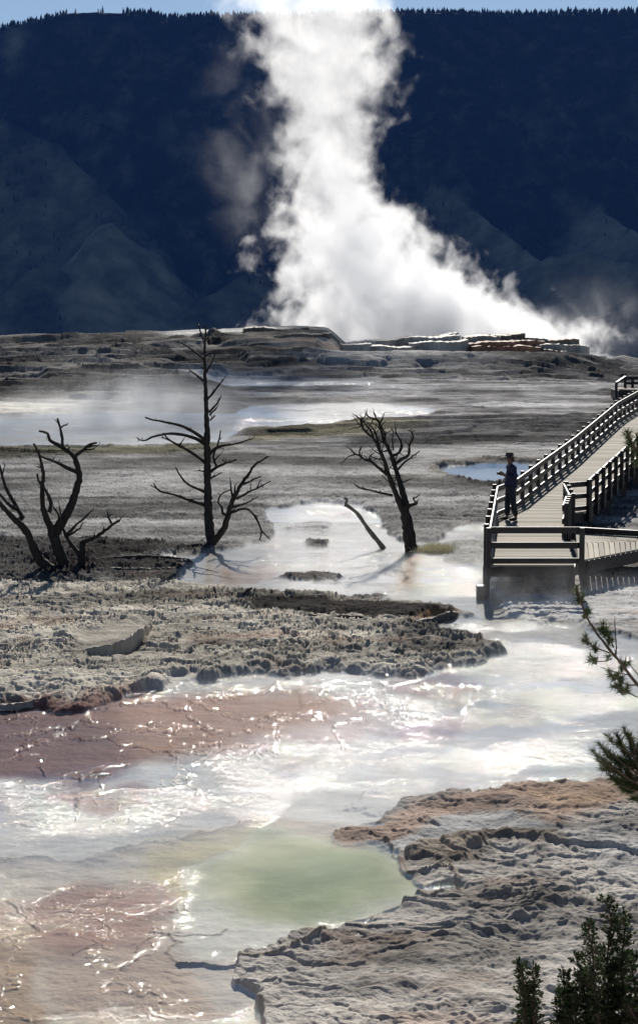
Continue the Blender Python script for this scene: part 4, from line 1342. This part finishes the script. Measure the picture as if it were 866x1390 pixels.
# body (continuous)
bv = pv([(0,0,.92),(0.01,0,1.10),(0.01,0,1.28),(0.0,0,1.40),(-.015,0,1.47),(-.035,0,1.54),(-.04,0,1.64),
         (.0,.17,1.37),(.07,.25,1.12),(-.13,.17,1.15),(-.20,.12,1.20),
         (.0,-.17,1.37),(.07,-.25,1.12),(-.13,-.16,1.15),(-.20,-.10,1.20),
         (.0,.085,.88),(-.06,.10,.48),(-.05,.10,.08),
         (.0,-.085,.88),(.04,-.10,.48),(.13,-.11,.08), (-.15,.105,.03),(.03,-.115,.03)])
be = [(0,1),(1,2),(2,3),(3,4),(4,5),(5,6),(3,7),(7,8),(8,9),(9,10),(3,11),(11,12),(12,13),(13,14),(0,15),(15,16),(16,17),(0,18),(18,19),(19,20),(17,21),(20,22)]
br = [(.12,.10),(.115,.10),(.12,.11),(.085,.08),(.05,.05),(.07,.07),(.075,.085),.05,.04,.032,.028,.05,.04,.032,.028,.075,.055,.04,.075,.055,.04,.03,.03]
me = skin_mesh('body', bv, be, br)
add_person_part('body', me, M_SKIN)
# face details and hands belong to the body mesh of the head: eyes, nose, ears as small shapes joined to it
def head_bits():
    mb = MB()
    hc = Vector((-.045, 0, 1.60))
    mb.tube([hc + Vector((-.075, 0, .02)), hc + Vector((-.105, 0, -.012)), hc + Vector((-.082, 0, -.022))], [.008, .016, .012], 6)
    for s in (-1, 1):
        mb.tube([hc + Vector((.005, s * .078, .02)), hc + Vector((.012, s * .09, -.0)), hc + Vector((.003, s * .08, -.03))], [.012, .018, .01], 6)
    # fingers closed round the camera
    for s in (-1, 1):
        wrist = Vector((-.20, s * .11, 1.20))
        for k in range(4):
            z = 1.075 - .02 * k
            mb.tube([wrist + Vector((-.015, 0, z - 1.05)), wrist + Vector((-.06, s * .012, z - 1.045)), wrist + Vector((-.085, -s * .02, z - 1.045)), wrist + Vector((-.08, -s * .05, z - 1.045))], [.011, .0105, .0095, .008], 6)
        mb.tube([wrist + Vector((-.0, -s * .02, .03)), wrist + Vector((-.03, -s * .045, .045)), wrist + Vector((-.05, -s * .06, .035))], [.012, .011, .009], 6)
    mb.v = [PR @ v for v in mb.v]
    return mb.build('face_and_fingers', M_SKIN, None, True)
hb_ = head_bits()
hb_.parent = person
# join into the body mesh
bpy.context.view_layer.update()
body_o = [c for c in person.children if c.name.startswith('body')][0]
import bmesh as _bm
bmm = _bm.new(); bmm.from_mesh(body_o.data); bmm.from_mesh(hb_.data); bmm.to_mesh(body_o.data); bmm.free()
body_o.data.shade_smooth(); bpy.data.objects.remove(hb_)
# jacket: torso and sleeves, hem below the hips
jv = pv([(0.005,0,.90),(0.015,0,1.02),(0.02,0,1.15),(0.015,0,1.30),(0.0,0,1.41),(-.01,0,1.46),
         (.0,.175,1.37),(.075,.26,1.12),(-.09,.185,1.145),(-.15,.15,1.175),
         (.0,-.175,1.37),(.075,-.26,1.12),(-.09,-.175,1.145),(-.15,-.135,1.175)])
je = [(0,1),(1,2),(2,3),(3,4),(4,5),(4,6),(6,7),(7,8),(8,9),(4,10),(10,11),(11,12),(12,13)]
jr = [(.19,.165),(.175,.155),(.165,.155),(.165,.155),(.12,.12),(.07,.07),.075,.068,.056,.048,.075,.068,.056,.048]
add_person_part('jacket', skin_mesh('jacket', jv, je, jr, root_i=1), M_JACKET)
tv = pv([(0,0,.93),(0,0,.86),(-.01,.09,.80),(-.05,.10,.47),(-.05,.10,.10),(.01,-.09,.80),(.05,-.10,.47),(.13,-.11,.10)])
te = [(0,1),(1,2),(2,3),(3,4),(1,5),(5,6),(6,7)]
tr_ = [(.145,.14),(.13,.13),.10,.08,.068,.10,.08,.068]
add_person_part('trousers', skin_mesh('trousers', tv, te, tr_), M_TROUSER)
for s, x0 in ((1, -.05), (-1, .13)):
    sv = pv([(x0 + .03, s * .10, .05), (x0 - .05, s * .105, .045), (x0 - .14, s * .115, .035), (x0 - .20, s * .12, .03)])
    add_person_part('shoe', skin_mesh('shoe', sv, [(0,1),(1,2),(2,3)], [(.048,.05),(.048,.045),(.042,.035),(.035,.028)], 1, 1), M_SHOE)
# hair behind the head
hv = pv([(.015,0,1.66),(.04,0,1.58),(.045,0,1.49)])
add_person_part('hair', skin_mesh('hair', hv, [(0,1),(1,2)], [(.058,.07),(.05,.062),(.038,.05)], 2, 1), simple_mat('dark_hair', (.03,.02,.015), (.07,.05,.035), 60, .6, .4))
# hat: brim and crown by lathe
mb = MB()
prof = [(.0,1.748),(.05,1.75),(.08,1.738),(.098,1.70),(.106,1.665),(.15,1.655),(.215,1.632),(.235,1.618),(.215,1.624),(.105,1.648),(.095,1.652)]
nseg = 24
for (r_, z_) in prof:
    for k in range(nseg):
        a = 2 * math.pi * k / nseg
        mb.v.append(PR @ Vector((-.03 + math.cos(a) * r_ * 1.08, math.sin(a) * r_, z_ - .02 * math.cos(2 * a) * (r_ > .11) + .015 * math.cos(a) * 0)))
for i in range(len(prof) - 1):
    for k in range(nseg):
        k2 = (k + 1) % nseg
        mb.f.append((i * nseg + k, i * nseg + k2, (i + 1) * nseg + k2, (i + 1) * nseg + k))
me = bpy.data.meshes.new('hat'); me.from_pydata([tuple(v) for v in mb.v], [], mb.f); me.shade_smooth()
add_person_part('hat', me, M_HAT)
# camera held in the hands: its own thing
pc = empty('photo_camera', Vector((fp.x, fp.y, DZ)) + (PR @ Vector((-.25, 0.01, 1.21))))
tag(pc, 'small black photo camera held in front of the person in the hat', 'camera')
mb = MB(); ex, ey = PR @ Vector((1, 0, 0)), PR @ Vector((0, 1, 0)); o0 = pc.location
mb.box(o0, ex * .032, ey * .066, (0, 0, .042)); mb.box(o0 + Vector((0, 0, .05)), ex * .026, ey * .026, (0, 0, .016)); mb.build('body', M_BLACK, pc, bevel=.006)
mb = MB(); mb.tube([o0 - ex * .03, o0 - ex * .06, o0 - ex * .10, o0 - ex * .105], [.03, .034, .036, .028], 16); mb.build('lens', M_BLACK, pc, True)

# ------------------------------------------------------------------ foreground pine
print('pine...')
rnp = random.Random(77)
def needles(mb, c, axis, n, L, spread, wid=.0011):
    axis = axis.normalized()
    for _ in range(n):
        q = Vector((rnp.gauss(0, 1), rnp.gauss(0, 1), rnp.gauss(0, 1))).normalized()
        d = (axis * rnp.uniform(.25, 1.1) + q * spread).normalized()
        b = c + axis * rnp.uniform(-L * .9, L * .35)
        t = b + d * L * rnp.uniform(.7, 1.1)
        s = d.cross(Vector((rnp.gauss(0, 1), rnp.gauss(0, 1), rnp.gauss(0, 1)))).normalized() * wid
        mb.v += [b - s, b + s, t]; k = len(mb.v); mb.f.append((k - 3, k - 2, k - 1))

PY = 11.0
pine_base = Vector((2.75, 11.4, 1.2)); pine_base.z = ground_z(pine_base.x, pine_base.y) - .05
pine = empty('pine_tree', pine_base)
tag(pine, 'dark pine tree with needled branch tips reaching in from the right edge', 'pine tree')
mb = MB()
mb.tube([pine_base, pine_base + Vector((-.05, 0, 1.5)), pine_base + Vector((.02, .05, 3)), pine_base + Vector((0, 0, 5)), pine_base + Vector((.03, 0, 7))], [.13, .11, .09, .06, .03], 12, True, .08)
mb.build('trunk', M_PINEBARK, pine, True)

def pine_branch(stems, tufts, Y, n=70, L=.042, attach=None):
    mb = MB(); nd = MB()
    for pts, a, b, dy in stems:
        limb_mesh(mb, pts, a, b, Y, dy, rnp, pw=1.0, sides=6)
    if attach:
        p = at(attach[0], attach[1], Y)
        t = pine_base + Vector((0, 0, max(.4, p.z - pine_base.z - .1)))
        mb.tube([p, (p + t) / 2 + Vector((0, 0, -.05)), t], [.012, .02, .028], 8)
    for (tx, ty, ax, ay) in tufts:
        c = at(tx, ty, Y + rnp.uniform(-.06, .06))
        axis = Vector((ax, rnp.uniform(-.5, .5), -ay))
        needles(nd, c, axis, n, L, .75, .0021)
    br = mb.build('branch', M_PINEBARK, pine, True)
    nd.build('needles', M_NEEDLE, br)

c7 = lambda pts: trace(pts, 7.72, 770, 780)
def t7(x, y, ax, ay): return (770 + x / 7.72, 780 + y / 7.72, ax, ay)
pine_branch([
    (c7([(960,1400),(850,1270),(730,1150),(640,1040),(560,930),(500,860),(440,790),(380,710),(320,640),(260,540),(200,450),(160,340),(130,250),(100,160),(95,110)]), 3.0, .9, -.3),
    (c7([(505,860),(510,760),(500,650),(495,440)]), 1.0, .5, .1),
    (c7([(440,820),(330,780),(220,720),(180,650)]), 1.1, .6, -.1),
    (c7([(470,880),(380,905),(290,905),(240,880)]), .9, .5, .05),
    (c7([(630,1050),(500,1020),(340,970)]), .9, .3, .1),
    (c7([(760,1160),(620,1150),(500,1080),(430,1010)]), 1.2, .6, -.1),
    (c7([(850,1310),(740,1290),(640,1240),(560,1220),(470,1170)]), 1.1, .6, -.1),
    (c7([(800,1120),(740,1050),(680,980),(630,920)]), 1.1, .6, .1),
    (c7([(480,760),(430,640),(370,540)]), 1.2, .7, .1),
], [t7(95,150,-.1,-1), t7(105,200,-.3,-1), t7(115,270,-.8,-.1), t7(150,250,.5,-.8), t7(185,400,.3,-.8), t7(210,400,.7,-.7),
    t7(370,540,.1,-1), t7(345,590,-.5,-.6), t7(440,630,.3,-1), t7(420,640,-.2,-1), t7(400,590,.2,-1), t7(450,700,.4,-.6), t7(200,670,-.2,-1), t7(180,700,-.7,-.5), t7(290,750,.1,-1), t7(270,760,-.6,-.6),
    t7(260,880,-.5,-.7), t7(255,900,-.9,.4), t7(590,930,.5,-.9), t7(560,930,-.5,-.7), t7(570,980,-.3,.6), t7(450,1030,-.6,-.9), t7(470,1050,-.8,.1), t7(530,1080,-.3,-1), t7(570,1110,.2,-1), t7(500,1090,-.7,.2),
    t7(610,1210,.5,.2), t7(560,1200,-.1,-.8), t7(490,1170,-.9,.2), t7(520,1190,-.6,-.7), t7(620,1190,.3,-.9), t7(440,850,-.7,.3), t7(630,930,.6,-.8)],
    PY, 75, .05, (894, 961))
# dense lower branch
st = []; tf = []
for k in range(26):
    a = rnp.uniform(0, 1)
    x0, y0 = 885 + rnp.uniform(-20, 10), 1075 + rnp.uniform(-35, 15)
    tx, ty = [(806, 1022), (815, 1012), (826, 1002), (838, 1000), (848, 992), (855, 1000), (812, 1032), (818, 1044), (828, 1054), (838, 1064), (848, 1074), (860, 1085), (866, 1015), (870, 1000), (842, 1030), (850, 1045), (832, 1030), (858, 1060), (862, 1035), (824, 1025), (845, 1015), (836, 1045), (868, 1070), (856, 1020), (870, 1050), (846, 1060)][k]
    mid = ((x0 + tx) / 2 + rnp.uniform(-4, 4), (y0 + ty) / 2 + rnp.uniform(-2, 6))
    st.append(([(x0, y0), mid, (tx, ty)], 1.2, .6, rnp.uniform(-.25, .25)))
    ax, ay = tx - mid[0], ty - mid[1]; l_ = math.hypot(ax, ay)
    for f in (1.0, .8, .6, .4):
        tf.append((mid[0] + ax * f, mid[1] + ay * f, ax / l_, ay / l_ - .4))
pine_branch(st, tf, PY - .6, 60, .05, (890, 1080))
# tip that shows in front of the boardwalk railing
pine_branch([([(890, 640), (874, 625), (862, 608), (855, 595), (851, 584)], 1.6, .7, -.1), ([(866, 612), (868, 600), (864, 590)], 1, .5, .1)],
            [(851, 588, -.2, -1), (849, 592, -.7, -.8), (854, 590, .3, -1), (855, 600, .4, -.6), (853, 604, -.5, -.4), (860, 606, -.4, -.7), (864, 594, .1, -1), (862, 616, -.7, -.1), (866, 620, -.3, -.6), (860, 626, -.8, .2), (868, 604, .3, -1), (870, 632, -.6, -.2)], PY + .5, 60, .048, (890, 640))

# junipers at the bottom edge
def juniper(label, stems, spread_px, Y, seed, dens=1.0, basepx=None):
    rnd = random.Random(seed)
    b = at(basepx[0], 1390, Y); gz = ground_z(b.x, Y)
    root = empty('juniper_shrub', Vector((b.x, Y, gz)))
    tag(root, label, 'juniper shrub')
    ms = MB(); lf = MB()
    for pts in stems:
        p0 = at(*pts[0], Y)
        ms.tube([Vector((b.x, Y, gz - .03)), p0], [.022, .012], 6)
        pos = limb_mesh(ms, pts, 2.2, .7, Y, rnd.uniform(-.25, .25), rnd, sides=6)
        m = len(pos)
        for i in range(1, m):
            t = i / m
            w = spread_px * mpp(Y) * (1 - t * .82)
            for _ in range(int(5 * dens)):
                d = Vector((rnd.gauss(0, 1), rnd.gauss(0, 1), rnd.gauss(.5, .6))).normalized()
                L = w * rnd.uniform(.35, 1.1) + .02
                tip = pos[i] + d * L
                ms.tube([pos[i], pos[i] + d * L * .5 + Vector((0, 0, -.01)), tip], [.003, .0025, .0015], 4, False)
                for q in range(int(6 + L * 60)):
                    f = rnd.uniform(.15, 1.0) ** .7
                    c = pos[i].lerp(tip, f)
                    dd3 = (d + Vector((rnd.gauss(0, .6), rnd.gauss(0, .6), rnd.gauss(.35, .5)))).normalized()
                    l2 = rnd.uniform(.016, .038); sd = dd3.cross(Vector((rnd.gauss(0, 1), rnd.gauss(0, 1), rnd.gauss(0, 1)))).normalized() * rnd.uniform(.004, .009)
                    mid = c + dd3 * l2 * .5
                    k = len(lf.v); lf.v += [c, mid - sd, c + dd3 * l2, mid + sd]; lf.f.append((k, k + 1, k + 2, k + 3))
    ms.build('stem', M_PINEBARK, root, True)
    lf.build('foliage', M_JUNIPER, root)

c8 = lambda pts: [(x, y + 34) for x, y in trace(pts, 4.66, 680, 1180)]
juniper('bushy dark juniper with several upright tips at the bottom right corner', [
    c8([(620,980),(600,700),(585,500),(575,350),(545,190)]),
    c8([(640,980),(650,600),(670,400),(690,260),(690,120),(655,35)]),
    c8([(760,980),(765,650),(760,400),(775,260),(770,140)]),
    c8([(560,980),(530,650),(500,480),(470,400)]),
    c8([(840,980),(850,700),(830,500),(840,380)]),
    c8([(700,980),(700,700),(690,560),(720,460)]),
    c8([(930,980),(930,700),(940,520)]),
    c8([(520,980),(560,800),(540,620),(560,500)]), c8([(800,980),(790,800),(745,640),(735,420)]), c8([(880,980),(860,820),(800,700)]), c8([(660,980),(640,860),(600,760)]), c8([(460,980),(470,800),(470,640)]),
], 34, 13.0, 31, 1.05, (825, 1390))
juniper('little juniper sprig left of the bushy one at the bottom edge', [
    c8([(150,980),(150,700),(140,560),(120,440)]), c8([(210,980),(205,700),(205,560),(200,470)]), c8([(170,980),(170,760),(160,600)]),
], 20, 13.2, 32, 1.2, (716, 1390))
juniper('lowest juniper sprig between the two other junipers at the bottom edge', [
    c8([(400,980),(400,740),(400,600),(395,490)]), c8([(430,980),(440,760),(440,600)]), c8([(370,980),(370,760),(375,620)]),
], 18, 13.1, 33, 1.2, (766, 1390))

# ------------------------------------------------------------------ steam
print('steam...')
def loft(name, rings, mat, sides=14, yc=0, loc=None):
    """rings: (centre Vector, rx, ry) from bottom to top"""
    mb = MB()
    for c, rx, ry in rings:
        for k in range(sides):
            a = 2 * math.pi * k / sides
            mb.v.append(Vector((c.x + rx * math.cos(a), c.y + ry * math.sin(a), c.z)))
    n = len(rings)
    for i in range(n - 1):
        for k in range(sides):
            k2 = (k + 1) % sides
            mb.f.append((i * sides + k, i * sides + k2, (i + 1) * sides + k2, (i + 1) * sides + k))
    mb.f.append(tuple(reversed(range(sides)))); mb.f.append(tuple((n - 1) * sides + k for k in range(sides)))
    o = mb.build(name, mat)
    if loc is not None:
        o.data.transform(Matrix.Translation(-loc)); o.location = loc
    return o


SY = 134.0
PROF = [(500, 600, 270), (450, 588, 232), (425, 565, 205), (400, 538, 178), (350, 492, 136), (300, 466, 106), (250, 456, 82), (200, 453, 78), (150, 452, 92), (100, 448, 106), (50, 434, 110), (0, 414, 114), (-60, 392, 126), (-130, 375, 140)]
zs = [at(433, y, SY).z for y, _, _ in PROF]
z0, z1 = zs[0], zs[-1]
cxs = [at(c, y, SY).x for y, c, _ in PROF]
rws = [w * mpp(SY) for _, _, w in PROF]

def plume_mat():
    t = NT('steam_volume')
    co = t.n('ShaderNodeTexCoord').outputs['Object']
    sep = t.n('ShaderNodeSeparateXYZ', {0: co})
    zn = t.maprange(sep.outputs[2], 0.0, z1 - z0)
    def curve(vals, lo, hi):
        fc = t.t.nodes.new('ShaderNodeFloatCurve')
        t.t.links.new(zn, fc.inputs['Value'])
        c = fc.mapping.curves[0]
        P = [((z - z0) / (z1 - z0), (v - lo) / (hi - lo)) for z, v in zip(zs, vals)]
        c.points[0].location = P[0]; c.points[1].location = P[-1]
        for p in P[1:-1]: c.points.new(*p)
        fc.mapping.update()
        return t.maprange(fc.outputs[0], 0, 1, lo, hi)
    cxn = curve(cxs, -6.0, 14.0); rwn = curve(rws, 0.0, 20.0)
    wn = t.n('ShaderNodeTexNoise', {'Vector': co, 'Scale': 0.16, 'Detail': 2.0, 'Roughness': 0.5})
    ws = t.n('ShaderNodeSeparateColor', {0: wn.outputs['Color']})
    wx = t.maprange(ws.outputs[0], 0, 1, -2.6, 2.6); wz = t.maprange(ws.outputs[1], 0, 1, -2.6, 2.6)
    dx = t.math('DIVIDE', t.math('ADD', t.math('SUBTRACT', sep.outputs[0], cxn), wx), rwn)
    dy = t.math('DIVIDE', t.math('ADD', sep.outputs[1], wz), t.math('MULTIPLY', rwn, 0.62))
    r = t.math('SQRT', t.math('ADD', t.math('MULTIPLY', dx, dx), t.math('MULTIPLY', dy, dy)))
    mp = t.n('ShaderNodeMapping', {'Vector': co, 'Scale': (1, 1, 0.95), 'Rotation': (0, R(-18), 0)}).outputs[0]
    nz = t.noise(mp, 0.5, 8, 0.62, 0.25)
    f = t.math('ADD', t.math('SUBTRACT', 1.0, r), t.math('MULTIPLY', t.math('SUBTRACT', nz, 0.5), 2.5))
    d = t.maprange(f, 0.08, 0.55, 0, 1, True)
    up = t.maprange(zn, 0.08, 0.6, 1.9, 0.75)
    d = t.math('MULTIPLY', t.math('MULTIPLY', d, up), 0.30)
    v = t.n('ShaderNodeVolumePrincipled', {'Color': (0.95, 0.955, 0.965, 1), 'Anisotropy': 0.5, 'Density': d})
    t.vol(v.outputs[0])
    return t.m

rings = []
for z, c, w in zip(zs, cxs, rws):
    rings.append((Vector((c, SY, z)), w * 1.3 + 1.4, (w * 1.25 + 1.2) * .66))
plume = loft('steam_plume', rings, plume_mat(), 16, loc=Vector((0, SY, z0)))
tag(plume, 'tall white column of steam rising from behind the terrace rim', 'steam', kind='stuff')


def mist_mat(name, dens, scale, thr, half, aniso=0.4, zbias=0.0, soft=.35, stretch=(1, 1, 1)):
    """ellipsoidal puff with a ragged density; half = half sizes of the volume"""
    t = NT(name)
    co = t.n('ShaderNodeTexCoord').outputs['Object']
    mp = t.n('ShaderNodeMapping', {'Vector': co, 'Scale': (1 / half[0], 1 / half[1], 1 / half[2])}).outputs[0]
    r = t.n('ShaderNodeVectorMath', {0: mp}, operation='LENGTH').outputs['Value']
    mp2 = t.n('ShaderNodeMapping', {'Vector': co, 'Scale': stretch}).outputs[0]
    nz = t.noise(mp2, scale, 4, 0.58, 0.6)
    fall = t.maprange(r, 0.15, 1.0, 1.0, 0.0, True)
    d = t.math('MULTIPLY', t.maprange(nz, thr, thr + soft, 0, 1, True), fall)
    if zbias:
        sz = t.n('ShaderNodeSeparateXYZ', {0: mp}).outputs[2]
        d = t.math('MULTIPLY', d, t.maprange(sz, -1, 1, 1.0, 1.0 - zbias))
    d = t.math('MULTIPLY', d, dens)
    v = t.n('ShaderNodeVolumePrincipled', {'Color': (0.97, 0.975, 0.98, 1), 'Anisotropy': aniso, 'Density': d})
    t.vol(v.outputs[0])
    return t.m


def puff(name, c, half, dens, scale, thr, label, **kw):
    me = bpy.data.meshes.new(name)
    import bmesh
    bm = bmesh.new(); bmesh.ops.create_icosphere(bm, subdivisions=3, radius=1.0)
    bmesh.ops.scale(bm, vec=half, verts=bm.verts); bm.to_mesh(me); bm.free()
    o = link_mesh(name, me, mist_mat(name, dens, scale, thr, half, **kw)); o.location = c
    tag(o, label, 'steam', kind='stuff')
    return o


m_ = mpp
puff('steam_wisp', at(352, 200, 138), (110 * m_(138), 3.5, 190 * m_(138)), .10, .30, .46, 'thin torn wisps of steam left of the tall column')
puff('steam_wisp', at(800, 440, 126), (110 * m_(126), 3.0, 80 * m_(126)), .16, .35, .40, 'low veil of steam drifting right of the tall column')
puff('pool_steam', at(175, 575, 82), (200 * m_(87), 7.0, 85 * m_(87)), .5, .40, .36, 'steam rising from the bluish pool behind the dead trees', zbias=.5)
puff('pool_steam', at(745, 806, 37.5), (190 * m_(38.5), 2.2, 48 * m_(38.5)), .17, 1.0, .42, 'steam drifting under the front of the boardwalk')
puff('pool_steam', at(480, 1020, 26.0), (430 * m_(26), 6.5, 100 * m_(26)), .055, .55, .38, 'faint steam over the wet flats')

# air between here and the mountain
t = NT('haze_air')
v = t.n('ShaderNodeVolumePrincipled', {'Color': (0.10, 0.30, 1.0, 1), 'Anisotropy': 0.0, 'Density': 3.4e-5})
t.vol(v.outputs[0])
mb = MB(); mb.box((0, 1500, 158), (3000, 0, 0), (0, 2400, 0), (0, 0, 285))
haze = mb.build('haze', t.m); tag(haze, 'thin blue air between the terraces and the mountain', 'haze', kind='stuff')

# ------------------------------------------------------------------ light, sky, render
SUN_AZ, SUN_EL = R(4), R(31)   # azimuth to the right of the view direction
sd = Vector((math.sin(SUN_AZ) * math.cos(SUN_EL), math.cos(SUN_AZ) * math.cos(SUN_EL), math.sin(SUN_EL)))
sun_d = bpy.data.lights.new('sun', 'SUN'); sun_d.energy = 4.8; sun_d.angle = R(0.53); sun_d.color = (1.0, 0.95, 0.87)
sun = bpy.data.objects.new('sun', sun_d); COL.objects.link(sun)
sun.rotation_euler = (-sd).to_track_quat('-Z', 'Y').to_euler()
w = bpy.data.worlds.new('World'); scene.world = w; w.use_nodes = True
wt = w.node_tree; wt.nodes.clear()
wo = wt.nodes.new('ShaderNodeOutputWorld'); bg = wt.nodes.new('ShaderNodeBackground'); sk = wt.nodes.new('ShaderNodeTexSky')
sk.sky_type = 'NISHITA'; sk.sun_disc = False; sk.sun_elevation = SUN_EL; sk.sun_rotation = SUN_AZ
sk.altitude = 2000; sk.air_density = 1.0; sk.dust_density = 0.3; sk.ozone_density = 1.5
bg.inputs[1].default_value = 0.06
wt.links.new(sk.outputs[0], bg.inputs[0]); wt.links.new(bg.outputs[0], wo.inputs[0])

scene.view_settings.view_transform = 'Standard'
scene.view_settings.look = 'None'
scene.view_settings.exposure = 0.25
scene.view_settings.gamma = 1.0
scene.view_settings.use_curve_mapping = False
scene.render.engine = 'CYCLES'
cy = scene.cycles
cy.use_denoising = True
cy.max_bounces = 10; cy.diffuse_bounces = 3; cy.glossy_bounces = 3; cy.transparent_max_bounces = 16; cy.volume_bounces = 6
cy.volume_step_rate = 0.3; cy.volume_max_steps = 256
cy.sample_clamp_indirect = 8.0
cy.caustics_reflective = False; cy.caustics_refractive = False
